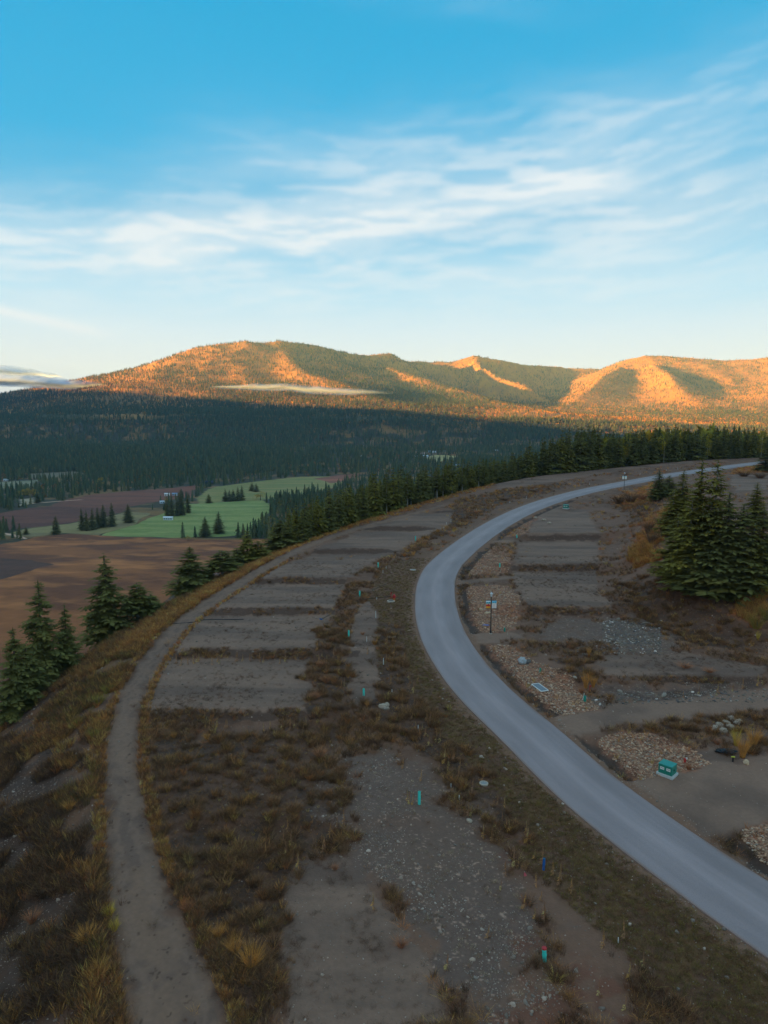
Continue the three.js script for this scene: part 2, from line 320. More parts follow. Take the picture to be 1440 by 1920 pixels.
const COL = {
  dirt: seen(83, 73, 65), pad: seen(92, 87, 82), padDark: seen(74, 70, 67), weed: seen(66, 55, 45), weedDark: seen(48, 41, 35), moss: seen(72, 62, 42), stony: seen(72, 69, 68), pale: seen(150, 146, 140),
  bed: seen(110, 88, 74), bedDark: seen(72, 57, 48), track: seen(90, 84, 77), drive: seen(93, 88, 83), slope: seen(78, 62, 44), olive: seen(84, 74, 40), orange: seen(122, 86, 52), bank: seen(62, 54, 48), ditch: seen(50, 46, 43), red: seen(80, 60, 50), shoulder: seen(92, 82, 72),
};
const bankAt = (x, d, rd) => { // how near the foot of a bank between two level pads
  const zs = rd > 0 ? padsL : padsR; let m = 9;
  if (rd > 0 ? rd < 13 || d < 70 : rd > -9 || x > 58 || d < 80) return m;
  const q = d + (rd > 0 ? 0.5 : 0.6) * (vnoise(x * 0.4, rd > 0 ? 3 : 9) - 0.5);
  for (const z of zs) m = Math.min(m, Math.abs(q - z)); return m;
};
function groundColour(x, d, fl, mk) {
  const wx = x + 1.4 * (vnoise(x * 0.45, d * 0.45) - 0.5) + 0.7 * (vnoise(x * 1.7 + 9, d * 1.7) - 0.5), wd = d + 1.4 * (vnoise(x * 0.45 + 50, d * 0.45 + 7) - 0.5) + 0.7 * (vnoise(x * 1.7, d * 1.7 + 31) - 0.5);
  const n1 = fbm(x / 9, d / 9 + 4, 3), n2 = fbm(x / 1.3 + 8, d / 1.3, 3), n3 = vnoise(x * 5.3, d * 5.3), n4 = vnoise(x * 2.6 + 77, d * 2.6);
  const rd = fl.road(wx, wd), br = fl.brow(wx, wd), tr = fl.track(wx, wd), dr = fl.drive(wx, wd);
  let c = mixc(COL.dirt, COL.weed, sstep(0.45, 0.62, n1 * 0.6 + n2 * 0.4) * 0.8);
  let stones = 0.35;
  if (rd > ROAD_W) {                               // verge
    const q = rd - ROAD_W, w = 7.5 - 3.5 * sstep(105, 175, d);
    const vg = (1 - sstep(w - 2, w + 1.5, q + 2.5 * (n1 - 0.5))) * sstep(0.3, 1.2, q);
    c = mixc(c, mixc(mixc(COL.moss, COL.weed, sstep(0.4, 0.65, n2)), COL.dirt, sstep(110, 150, d) * 0.55), vg); stones *= 1 - 0.7 * vg;
  }
  const m = (k) => ragged(mk[k](wx, wd), x, d, k);
  let v = m('weed'); if (v > 0) { const wv = v * (0.72 + 0.28 * sstep(0.35, 0.5, n1)); c = mixc(c, mixc(COL.weed, COL.weedDark, sstep(0.35, 0.65, n2)), wv); stones *= 1 - 0.8 * wv; }
  v = m('stony'); if (v > 0) { c = mixc(c, mixc(COL.stony, COL.padDark, sstep(0.3, 0.7, n1)), v); stones = lerp(stones, 1.0, v); }
  v = m('pad'); if (v > 0) { const grade = sstep(0.25, 0.75, fbm(x / 14, d / 2.2 + 70, 3)); c = mixc(c, mixc(COL.padDark, COL.pad, grade), v); stones = lerp(stones, 0.12, v); const bk = bankAt(x, d, rd); if (bk < 1.6) { const q = v * 0.95 * sstep(1.35, 0.6, bk + 1.1 * (n2 - 0.5) + 0.5 * (n4 - 0.5)); c = mixc(c, mixc(COL.bank, COL.weedDark, n2), q); stones = lerp(stones, rd < 0 ? 0.8 : 0.4, q); } }
  v = m('bed'); if (v > 0) { c = mixc(c, mixc(COL.bed, COL.bedDark, sstep(0.35, 0.7, n3 * 0.5 + n4 * 0.5)), v); stones = lerp(stones, 0.5, v); }
  v = m('orange'); if (v > 0) c = mixc(c, mixc(COL.orange, COL.weed, sstep(0.35, 0.7, n2)), v * 0.9);
  if (br > -1) { const q = sstep(-1, 3, br + 3 * (n1 - 0.5)); const run = fbm((x + 0.9 * d) / 2.2, (d - 0.9 * x) / 9 + 30, 3), sl = mixc(mixc(COL.slope, COL.weedDark, sstep(0.38, 0.6, n2 * 0.5 + run * 0.5)), COL.olive, sstep(0.6, 0.74, n1) * 0.35); c = mixc(c, mixc(sl, COL.padDark, sstep(0.54, 0.74, 0.5 * fbm(x / 5 + 90, d / 5, 3) + 0.5 * fbm(x / 1.2 + 4, d / 1.2, 2)) * 0.6), q); stones *= 1 - 0.5 * q; }
  v = m('dark'); if (v > 0) { c = mixc(c, mixc(COL.weedDark, COL.ditch, sstep(.4, .6, n2)), v * .8); stones = lerp(stones, .6, v); }
  v = m('red'); if (v > 0) c = mixc(c, mixc(COL.red, COL.dirt, sstep(.4, .65, n2)), v * .85);
  if (tr < 0.9) { const q = sstep(0.45, -0.45, tr + 0.5 * (n2 - 0.5)); c = mixc(c, mixc(COL.track, COL.padDark, sstep(0.38, 0.66, n2 * 0.6 + n1 * 0.4)), q); c = mixc(c, COL.weedDark, q * 0.8 * sstep(0.74, 0.84, vnoise(x * 3.1 + 5, d * 2.4) * 0.6 + n3 * 0.4)); { const rut = Math.abs(tr + trackHalf(40) * 0.62); c = mixc(c, COL.pad, q * 0.5 * sstep(0.45, 0.1, rut + 0.3 * (n2 - 0.5))); } stones = lerp(stones, 0.22, q); }
  if (dr < 0.9) { const q = sstep(0.7, -0.3, dr); c = mixc(c, mixc(COL.drive, COL.padDark, sstep(0.4, 0.7, n1)), q); stones = lerp(stones, 0.15, q); }
  const ard = Math.abs(rd) - ROAD_W;
  if (ard < 1.6) c = mixc(c, mixc(COL.shoulder, COL.dirt, n2), sstep(1.5, 0.5, ard + (n4 - 0.5)));
  if (rd < 0 && ard > 0.6 && ard < 3 && d < 225) c = mixc(c, COL.ditch, sstep(0.6, 1.1, ard) * (1 - sstep(1.7, 2.8, ard)) * sstep(0, 1, dr));
  const k = 0.82 + 0.36 * (0.55 * n2 + 0.45 * n3);
  c = [c[0] * k, c[1] * k, c[2] * k];
  const speck = vnoise(x * 6.1 + 300, d * 6.1), big = vnoise(x * 2.1 + 11, d * 2.1 + 5);
  const st = sstep(0.9 - 0.14 * stones, 0.99, speck * 0.8 + big * 0.2 * (0.5 + stones));
  return mixc(c, COL.pale, st * 0.5 * clamp(stones * 1.4));
}
function paint(W, Hh, R, f) {
  const a = new Uint8Array(W * Hh * 4);
  for (let j = 0, o = 0; j < Hh; j++) for (let i = 0; i < W; i++, o += 4) { const c = f(R.x0 + (i + 0.5) / W * (R.x1 - R.x0), R.d0 + (j + 0.5) / Hh * (R.d1 - R.d0)); a[o] = toS(c[0]); a[o + 1] = toS(c[1]); a[o + 2] = toS(c[2]); a[o + 3] = 255; }
  return tex(a, W, Hh);
}
function tex(a, W, Hh, srgb = true, rep) {
  const t = new THREE.DataTexture(a, W, Hh); t.magFilter = THREE.LinearFilter; t.minFilter = THREE.LinearFilter; if (srgb) t.colorSpace = THREE.SRGBColorSpace;
  if (rep) { t.wrapS = t.wrapT = THREE.RepeatWrapping; t.repeat.set(...rep); }
  t.needsUpdate = true; return t;
}
// a repeating relief of grit
const gritData = (() => {
  const N = 512, a = new Uint8Array(N * N * 4);
  const wrapN = (u, v, p) => { const i = Math.floor(u), j = Math.floor(v), f = u - i, g = v - j, s = f * f * (3 - 2 * f), t = g * g * (3 - 2 * g), h = (x, y) => HN[((x % p + p) % p) * 131 + ((y % p + p) % p) * 257 & 65535]; return lerp(lerp(h(i, j), h(i + 1, j), s), lerp(h(i, j + 1), h(i + 1, j + 1), s), t); };
  for (let j = 0; j < N; j++) for (let i = 0; i < N; i++) { const u = i / N, v = j / N, q = 255 * (0.4 * wrapN(u * 12, v * 12, 12) + 0.35 * wrapN(u * 40, v * 40, 40) + 0.25 * wrapN(u * 128, v * 128, 128)), o = (j * N + i) * 4; a[o] = a[o + 1] = a[o + 2] = q; a[o + 3] = 255; }
  return a;
})();
const grit = (rx, ry) => tex(gritData, 512, 512, false, [rx, ry]);

function sheet(R, step, f, hole) {
  const nx = Math.round((R.x1 - R.x0) / step), nd = Math.round((R.d1 - R.d0) / step), n = (nx + 1) * (nd + 1);
  const rim = 2 * (nx + nd), p = new Float32Array((n + rim) * 3), uv = new Float32Array((n + rim) * 2), ix = [];
  for (let j = 0, k = 0; j <= nd; j++) for (let i = 0; i <= nx; i++, k++) { const x = R.x0 + i * step, d = R.d0 + j * step; p[k * 3] = x; p[k * 3 + 1] = f(x, d); p[k * 3 + 2] = -d; uv[k * 2] = i / nx; uv[k * 2 + 1] = j / nd; }
  const at = (i, j) => j * (nx + 1) + i;
  for (let j = 0; j < nd; j++) for (let i = 0; i < nx; i++) {
    if (hole && hole(R.x0 + (i + 0.5) * step, R.d0 + (j + 0.5) * step)) continue;
    ix.push(at(i, j), at(i + 1, j), at(i + 1, j + 1), at(i, j), at(i + 1, j + 1), at(i, j + 1));
  }
  const loop = []; // a skirt below the rim closes hairline gaps between sheets
  for (let i = 0; i < nx; i++) loop.push(at(i, 0)); for (let j = 0; j < nd; j++) loop.push(at(nx, j)); for (let i = nx; i > 0; i--) loop.push(at(i, nd)); for (let j = nd; j > 0; j--) loop.push(at(0, j));
  loop.forEach((v, q) => { const k = n + q; p[k * 3] = p[v * 3]; p[k * 3 + 1] = p[v * 3 + 1] - step * 0.6 - 0.5; p[k * 3 + 2] = p[v * 3 + 2]; uv[k * 2] = uv[v * 2]; uv[k * 2 + 1] = uv[v * 2 + 1]; });
  const top = ix.length;
  const g = new THREE.BufferGeometry(); g.setAttribute('position', new THREE.BufferAttribute(p, 3)); g.setAttribute('uv', new THREE.BufferAttribute(uv, 2));
  g.setIndex(ix); g.computeVertexNormals();
  loop.forEach((v, q) => { const w = (q + 1) % loop.length; ix.push(loop[w], v, n + q, loop[w], n + q, n + w); });
  const nr = g.attributes.normal; loop.forEach((v, q) => nr.setXYZ(n + q, nr.getX(v), nr.getY(v), nr.getZ(v)));
  g.setIndex(ix);
  return g;
}
const near = sheet(NEAR, 0.5, (x, d) => ground(x, d)), mid = sheet(MID, 1, (x, d) => ground(x, d));
const nearMat = new THREE.MeshStandardMaterial({ roughness: 0.96, map: paint(2048, 1536, NEAR, (x, d) => groundColour(x, d, fieldN, maskN)), bumpMap: grit(42, 32), bumpScale: 0.06 });
const midMat = new THREE.MeshStandardMaterial({ roughness: 0.96, map: paint(2048, 1400, MID, (x, d) => groundColour(x, d, fieldM, maskM)), bumpMap: grit(60, 42), bumpScale: 0.12 });
struct('ground', near, nearMat); struct('ground', mid, midMat);

// ------------------------------------------------------------------ road, dirt track, driveways
function ribbon(line, half, lift, rows, mat, name, uvWorld, noEdge) {
  const p = [], uv = [], ix = [], n = line.length; let run = 0;
  const cols = rows.length + 2;
  for (let i = 0; i < n; i++) {
    const a = line[Math.max(i - 1, 0)], b = line[Math.min(i + 1, n - 1)], ex = b[0] - a[0], ed = b[1] - a[1], l = Math.hypot(ex, ed), w = typeof half === 'function' ? half(i / (n - 1) * 90, i) : half;
    if (i) run += Math.hypot(line[i][0] - line[i - 1][0], line[i][1] - line[i - 1][1]);
    const hs = rows.map((r) => { const x = line[i][0] - ed / l * r * w, d = line[i][1] + ex / l * r * w; return [x, d]; });
    const put = ([x, d], y, u) => { p.push(x, y, -d); if (uvWorld) uv.push((x - uvWorld.x0) / (uvWorld.x1 - uvWorld.x0), (d - uvWorld.d0) / (uvWorld.d1 - uvWorld.d0)); else uv.push(u, run / 14); };
    put(hs[0], lift(...hs[0], rows[0]) - 0.3, 0);
    hs.forEach((q, k) => put(q, lift(...q, rows[k]), (rows[k] + 1) / 2));
    put(hs[hs.length - 1], lift(...hs[hs.length - 1], rows[rows.length - 1]) - 0.3, 1);
    if (i) for (let k = 0; k < cols - 1; k++) { const o = (i - 1) * cols + k, q = i * cols + k; ix.push(o, o + 1, q + 1, o, q + 1, q); }
  }
  for (let k = 0; k < ix.length; k += 3) { const t = ix[k + 1]; ix[k + 1] = ix[k + 2]; ix[k + 2] = t; }
  const g = new THREE.BufferGeometry(); g.setAttribute('position', new THREE.Float32BufferAttribute(p, 3)); g.setAttribute('uv', new THREE.Float32BufferAttribute(uv, 2)); g.setIndex(ix); g.computeVertexNormals();
  return struct(name, g, mat);
}
{
  const W = 512, Hh = 1024, a = new Uint8Array(W * Hh * 4), rough = new Uint8Array(W * Hh * 4);
  const per = (u, v, pv) => { const j = Math.floor(v), g = v - j; const q = (jj) => vnoise(u, ((jj % pv) + pv) % pv * 7.37 + 0.5); const t = g * g * (3 - 2 * g); return lerp(q(j), q(j + 1), t); };
  for (let j = 0, o = 0; j < Hh; j++) for (let i = 0; i < W; i++, o += 4) {
    const u = i / W, v = j / Hh, lane = 0.5 + 0.5 * Math.cos((u - 0.5) * 4 * Math.PI);
    const streak = per(u * 26, v * 3, 3), broad = per(u * 5, v * 2 + 0.3, 2), grain = HN[(i * 977 + j * 3571) & 65535];
    const wear = per(u * 9 + 30, v * 4, 4);
    const k = 0.9 + 0.08 * (streak - 0.5) + 0.14 * (broad - 0.5) + 0.09 * (wear - 0.5) + 0.2 * (grain - 0.5) + 0.05 * lane;
    const edge = sstep(0.05, 0.0, Math.min(u, 1 - u) + 0.05 * (wear - 0.5) + 0.02 * (grain - 0.5));
    let c = seen(110 * k, 120 * k, 136 * k); c = mixc(c, COL.shoulder, edge * 0.6);
    a[o] = toS(c[0]); a[o + 1] = toS(c[1]); a[o + 2] = toS(c[2]); a[o + 3] = 255;
    rough[o] = rough[o + 1] = rough[o + 2] = 255 * (0.62 + 0.2 * streak); rough[o + 3] = 255;
  }
  const mat = new THREE.MeshStandardMaterial({ map: tex(a, W, Hh, true, [1, 1]), roughnessMap: tex(rough, W, Hh, false, [1, 1]), roughness: 1, bumpMap: grit(3, 6), bumpScale: 0.012 });
  ribbon(resample(roadLine, 260), ROAD_W, (x, d, r) => plateau(x, d)[0] + 0.015 + 0.07 * (1 - r * r), [-1, -0.985, -0.5, 0, 0.5, 0.985, 1], mat, 'road');
  const tn = trackLine.filter((p) => p[1] < 149.5 && p[1] > 24), tm = trackLine.filter((p) => p[1] > 148.5);
  ribbon(tn, (t, i) => trackHalf(trackLine.indexOf(tn[i])) + 0.15 * Math.sin(i * 1.9), (x, d, r) => ground(x, d) + 0.05 - 0.12 * Math.abs(r) ** 6, [-1, -0.75, -0.5, -0.25, 0, 0.25, 0.5, 0.75, 1], nearMat, 'dirt_track', NEAR);
  ribbon(tm, (t, i) => trackHalf(trackLine.indexOf(tm[i])), (x, d, r) => ground(x, d) + 0.1 - 0.12 * Math.abs(r) ** 6, [-1, -0.5, 0, 0.5, 1], midMat, 'dirt_track', MID);
}

// ------------------------------------------------------------------ valley floor with its fields
const VAL = { x0: -700, x1: 500, d0: -40, d1: 1000 }, WIDE = { x0: -3000, x1: 3000, d0: -400, d1: 2500 };
const inR = (R, x, d) => x > R.x0 && x < R.x1 && d > R.d0 && d < R.d1;
const V2 = (list) => list.map(([a, b]) => hit(a, b, 3000));
const fields = [
  { c: seen(106, 76, 44), c2: seen(78, 54, 34), p: V2([[-120, 1080], [-60, 1045], [0, 1022], [60, 1008], [130, 1001], [240, 1007], [330, 1010], [430, 1012], [520, 1010], [560, 1010], [540, 1040]]).concat([[-60, 150], [-200, 120], [-420, 200]]), s: 'dry' },
  { c: seen(64, 49, 42), c2: seen(56, 44, 38), p: V2([[-60, 1046], [0, 1047], [60, 1050], [100, 1058], [60, 1071], [0, 1086], [-60, 1095]]) },
  { c: seen(84, 116, 66), c2: seen(98, 126, 78), p: V2([[185, 1004], [250, 985], [290, 968], [350, 945], [430, 941], [490, 936], [510, 950], [500, 975], [470, 1003], [420, 1006], [330, 1008], [240, 1006]]) },
  { c: seen(84, 104, 60), c2: seen(98, 110, 68), p: V2([[365, 934], [400, 913], [470, 904], [560, 894], [620, 893], [660, 898], [620, 915], [545, 932], [480, 938], [430, 940], [375, 944]]) },
  { c: seen(86, 60, 47), c2: seen(74, 53, 43), p: V2([[100, 945], [160, 929], [240, 921], [300, 917], [370, 910], [360, 930], [300, 940], [240, 950], [150, 952], [90, 954]]) },
  { c: seen(78, 56, 47), c2: seen(66, 48, 42), p: V2([[-80, 975], [0, 962], [60, 952], [110, 948], [160, 951], [240, 950], [235, 958], [190, 972], [120, 982], [40, 990], [0, 996], [-80, 1010]]) },
  { c: seen(100, 110, 78), c2: seen(90, 96, 72), p: V2([[0, 1004], [40, 992], [120, 983], [190, 973], [240, 960], [280, 962], [250, 985], [180, 1004], [120, 1000], [60, 1006]]) },
  { c: seen(86, 104, 90), c2: seen(96, 112, 98), p: V2([[-60, 908], [0, 904], [72, 900], [66, 912], [20, 917], [-60, 922]]) },
  { c: seen(120, 132, 122), c2: seen(110, 122, 112), p: V2([[36, 937], [66, 933], [62, 944], [40, 948]]) },
  { c: seen(84, 92, 76), c2: seen(76, 84, 72), p: V2([[50, 889], [140, 884], [165, 888], [150, 894], [60, 897]]) },
  { c: seen(120, 134, 96), c2: seen(104, 118, 86), p: V2([[800, 857], [815, 853], [858, 855], [860, 863], [812, 867], [795, 863]]) },
  { c: seen(112, 78, 62), c2: seen(90, 66, 52), p: V2([[590, 897], [640, 890], [680, 888], [650, 902], [620, 906]]) },
];
const boxes = fields.map((f) => { const xs = f.p.map((q) => q[0]), ds = f.p.map((q) => q[1]); return [Math.min(...xs) - 6, Math.max(...xs) + 6, Math.min(...ds) - 6, Math.max(...ds) + 6]; });
const fieldAt = (x, d) => { for (let i = fields.length - 1; i >= 0; i--) { const b = boxes[i]; if (x > b[0] && x < b[1] && d > b[2] && d < b[3] && inPoly(fields[i].p, x, d)) return i; } return -1; };
const lane = [V2([[-20, 996], [30, 1004], [45, 1010]]), V2([[60, 944], [150, 937]])];
function valleyColour(x, d) {
  const wx = x + 9 * (fbm(x / 30, d / 30, 2) - 0.5), wd = d + 9 * (fbm(x / 30 + 60, d / 30, 2) - 0.5);
  const n = fbm(x / 40, d / 40, 4), m = fbm(x / 5, d / 5, 3), i = fieldAt(wx, wd);
  let c = mixc(seen(40, 46, 32), seen(88, 80, 48), sstep(0.42, 0.66, n));
  if (i >= 0) {
    const f = fields[i];
    const st = f.s ? fbm((x + 0.3 * d) / 55, d / 42, 5) : fbm(x / 80 + i * 9, d / 18, 3);
    c = mixc(f.c, f.c2, sstep(0.38, 0.62, st));
    if (f.s) c = mixc(c, seen(138, 104, 64), sstep(0.52, 0.75, fbm((x + 0.4 * d) / 34 + 20, d / 22, 4)) * 0.6);
  }
  for (const l of lane) { const q = Math.abs(segInfo(l, x, d)[0]); if (q < 4) c = mixc(c, seen(150, 146, 140), sstep(4, 2, q)); }
  const k = 0.85 + 0.3 * m;
  return [c[0] * k, c[1] * k, c[2] * k];
}
struct('valley_floor', sheet(VAL, 10, (x, d) => land(x, d), (x, d) => inR(NEAR, x, d) || inR(MID, x, d)), new THREE.MeshStandardMaterial({ roughness: 1, map: paint(2048, 1775, VAL, valleyColour), bumpMap: grit(60, 52), bumpScale: 0.5 }));
struct('valley_floor', sheet(WIDE, 20, land, (x, d) => inR(VAL, x, d) || inR(MID, x, d)), new THREE.MeshStandardMaterial({ roughness: 1, map: paint(1500, 725, WIDE, valleyColour) }));
const MTN = { x0: -5000, x1: 5500, d0: 2500, d1: 7500 };
const mtnH = table(MTN, 25, range);
{
  const g = sheet(MTN, 25, (x, d) => d === 2500 ? farLand(x, d) : mtnH(x, d)), p = g.attributes.position, col = new Float32Array(p.count * 3);
  for (let i = 0; i < p.count; i++) {
    const x = p.getX(i), y = p.getY(i), d = -p.getZ(i), n = fbm(x / 300, d / 300, 4), n2 = fbm(x / 60, d / 60, 3);
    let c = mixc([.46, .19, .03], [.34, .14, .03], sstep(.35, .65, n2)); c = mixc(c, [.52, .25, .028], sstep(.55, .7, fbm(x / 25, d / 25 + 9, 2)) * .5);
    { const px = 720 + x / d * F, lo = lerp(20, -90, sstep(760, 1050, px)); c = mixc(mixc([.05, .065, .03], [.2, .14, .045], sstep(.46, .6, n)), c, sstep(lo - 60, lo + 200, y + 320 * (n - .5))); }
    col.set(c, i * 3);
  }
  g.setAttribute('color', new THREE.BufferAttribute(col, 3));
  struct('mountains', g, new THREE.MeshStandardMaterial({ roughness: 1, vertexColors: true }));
}
{ // the range behind the photographer's left shoulder, which still keeps the morning sun off the valley
  const n = 165, p = [], ix = [], cross = [[-2600, -0.25], [-1300, .35], [-500, .78], [0, 1], [450, .62], [1000, .22], [1500, -0.25]];
  for (let i = 0; i <= n; i++) {
    const t = -3200 + i * 55, crest = 365 + 26 * (fbm(t / 600, 2, 3) - 0.5) + 16 * (fbm(t / 110, 8, 2) - .5);
    for (const [u, k] of cross) { const s = -1850 + u, x = 0.92 * s - 0.392 * t, d = 0.392 * s + 0.92 * t; p.push(x, -70 + (crest + 70) * Math.max(k, 0) - (k < 0 ? 30 : 0) + (k > 0 && k < 1 ? 60 * (fbm(x / 200, d / 200, 3) - .5) : 0), -d); }
    if (i) for (let k = 0; k < cross.length - 1; k++) { const o = (i - 1) * cross.length + k, q = o + cross.length; ix.push(o, q, q + 1, o, q + 1, o + 1); }
  }
  const g = new THREE.BufferGeometry(); g.setAttribute('position', new THREE.Float32BufferAttribute(p, 3)); g.setIndex(ix); g.computeVertexNormals();
  struct('hills', g, std([.07, .075, .045], 1, { side: THREE.DoubleSide }));
}
// ------------------------------------------------------------------ trees
function soup(pos, col) { const g = new THREE.BufferGeometry(); g.setAttribute('position', new THREE.Float32BufferAttribute(pos, 3)); if (col) g.setAttribute('color', new THREE.Float32BufferAttribute(col, 3)); g.computeVertexNormals(); return g; }
function conifer(seed, { levels = 24, R = 0.17, base = 0.06, droop = 0.28, sprays = 4, thin = 0, tint = [.118, .112, .034], warm = [.2, .15, .034], shape = 0.72, size = 1 }) {
  const r = mulberry(seed), pos = [], col = [];
  for (let i = 0; i < levels; i++) {
    const t = base + (1 - base) * (i + 0.3 * r()) / levels, full = t < base + 0.1 ? 0.72 + 2.8 * (t - base) : 1;
    const rad = R * Math.pow(1 - t, shape) * full + 0.008, n = Math.round(lerp(8, 4, t));
    const off = r() * 6.283, gap = (1 - base) / levels;
    for (let b = 0; b < n; b++) {
      if (r() < thin) continue;
      const az = off + (b + 0.7 * (r() - 0.5)) / n * 6.283, len = rad * (0.62 + 0.6 * r()), dr = droop * (0.1 + 1.9 * r()) * (1 - 1.1 * Math.max(0, t - 0.55)), ca = Math.cos(az), sa = Math.sin(az);
      const jy = (r() - .5) * 3.2 * gap, tone = 0.72 + 0.6 * r(), w = r() < 0.25 ? 0.6 * r() : 0.15 * r(), c = mixc(tint, warm, w).map((v) => v * tone);
      for (let k = 0; k < sprays; k++) {
        const s = (k + 0.55 + 0.4 * r()) / sprays, bx = ca * len * s * 0.82, bz = sa * len * s * 0.82, by = t + jy - dr * len * s + 0.16 * len * s * s + 0.03 * len * (r() - .5);
        for (const side of k === sprays - 1 ? [0.5 * (r() - .5)] : [0.75 + 0.4 * r(), -0.75 - 0.4 * r()]) {
          const a2 = az + side, l = (len * 0.42 * (1.25 - 0.5 * s) + 0.006) * (0.8 + 0.5 * r()) * size, h = l * (0.26 + 0.1 * r()), dx = Math.cos(a2), dz = Math.sin(a2), tip = -0.45 * l + 1.1 * l * (r() - 0.5);
          const mx = bx + dx * l * 0.45, mz = bz + dz * l * 0.45, my = by + tip * 0.3;
          pos.push(bx, by, bz, mx - dz * h, my - 0.5 * h, mz + dx * h, bx + dx * l, by + tip, bz + dz * l, bx, by, bz, bx + dx * l, by + tip, bz + dz * l, mx + dz * h, my - 0.5 * h, mz - dx * h);
          for (let q = 0; q < 6; q++) col.push(...c);
        }
      }
    }
  }
  pos.push(-.006, .93, 0, .006, .93, 0, 0, 1, 0, 0, .93, -.006, 0, .93, .006, 0, 1, 0); for (let q = 0; q < 6; q++) col.push(...tint);
  return soup(pos, col);
}
const stem = (top, r0, sides = 7) => { const g = new THREE.CylinderGeometry(r0 * 0.22, r0, top + 0.06, sides, 3); g.translate(0, top / 2 - 0.03, 0); return g; };
function broadleaf(seed, tint, warm, tall = 1) {
  const r = mulberry(seed), pos = [], col = [];
  for (let k = 0; k < 26; k++) {
    const a = r() * 6.283, e = Math.sqrt(r()), t = r(), cx = Math.cos(a) * e * 0.2 * (1 - 0.5 * t), cz = Math.sin(a) * e * 0.2 * (1 - 0.5 * t), cy = 0.22 + 0.72 * t * tall, cr = 0.085 * (1.15 - 0.5 * t), tone = 0.75 + 0.5 * r(), c = mixc(tint, warm, r()).map((v) => v * tone);
    for (let i = 0; i < 26; i++) {
      const u = r() * 2 - 1, b = r() * 6.283, q = Math.sqrt(1 - u * u), d = cr * (0.5 + 0.6 * r()), x = cx + q * Math.cos(b) * d, y = cy + u * d * 1.1, z = cz + q * Math.sin(b) * d, s = 0.016 + 0.014 * r();
      const p = () => [(r() - .5) * 2 * s, (r() - .5) * 2 * s, (r() - .5) * 2 * s], A = p(), B = p(), C = p();
      pos.push(x + A[0], y + A[1], z + A[2], x + B[0], y + B[1], z + B[2], x + C[0], y + C[1], z + C[2]);
      for (let w = 0; w < 3; w++) col.push(...c);
    }
  }
  return soup(pos, col);
}
const leafMat = new THREE.MeshPhysicalMaterial({ color: 0xffffff, roughness: 1, specularIntensity: .15, side: THREE.DoubleSide, vertexColors: true }), barkMat = std([.11, .085, .065], 0.95), paleBark = std([.30, .27, .23], 0.9);
const kinds = {
  spruce: [1, 2, 3].map((s) => ({ crown: conifer(s, { levels: 40, R: 0.185, sprays: 8, size: .54, droop: .36 }), trunk: stem(0.96, 0.014), bark: barkMat })),
  fir: [4, 5, 6].map((s) => ({ crown: conifer(s, { levels: 26, R: 0.17, sprays: 4, size: .95 }), trunk: stem(0.96, 0.013), bark: barkMat })),
  bare: [7, 8].map((s) => ({ crown: conifer(s, { levels: 19, R: 0.15, base: 0.34, sprays: 3, thin: 0.12, size: 1.2, shape: 0.7, tint: [.105, .098, .026] }), trunk: stem(0.96, 0.012), bark: paleBark })),
  pale: [9, 10].map((s) => ({ crown: conifer(s, { levels: 20, R: 0.165, sprays: 3, size: 1.25, tint: [.14, .122, .026], warm: [.22, .16, .03] }), trunk: stem(0.96, 0.013), bark: barkMat })),
  big: [11, 12, 13].map((s) => ({ crown: conifer(s, { levels: 44, R: 0.2, sprays: 9, base: 0.03, droop: 0.42, tint: [.15, .125, .026], warm: [.30, .21, .03], size: 0.47 }), trunk: stem(0.97, 0.013), bark: paleBark })),
  birch: [14, 15].map((s) => ({ crown: broadleaf(s, [.20, .175, .025], [.36, .27, .03]), trunk: stem(0.7, 0.012), bark: paleBark })),
  gold: [16, 17].map((s) => ({ crown: broadleaf(s, [.34, .22, .03], [.42, .27, .04]), trunk: stem(0.7, 0.013), bark: barkMat })),
  copper: [18].map((s) => ({ crown: broadleaf(s, [.34, .13, .04], [.30, .09, .03]), trunk: stem(0.7, 0.013), bark: barkMat })),
};
const protos = {}, tr = mulberry(99);
function tree(kind, x, d, h, wide, label, group, name = kind === 'birch' || kind === 'gold' || kind === 'copper' ? 'broadleaf_tree' : 'conifer_tree', category = 'tree') {
  const v = kinds[kind], k = Math.floor(tr() * v.length), key = name + kind + k;
  let t;
  if (!protos[key]) { t = protos[key] = new THREE.Group(); part('trunk', v[k].trunk, v[k].bark, t); part('crown', v[k].crown, leafMat, t); } else t = protos[key].clone();
  t.userData = {}; addTop(t, name);
  t.position.set(x, land(x, d) - 0.15, -d); t.rotation.set((tr() - .5) * .03, tr() * 6.283, (tr() - .5) * .03); t.scale.set(h * wide, h, h * wide);
  return tag(t, label, category, group);
}
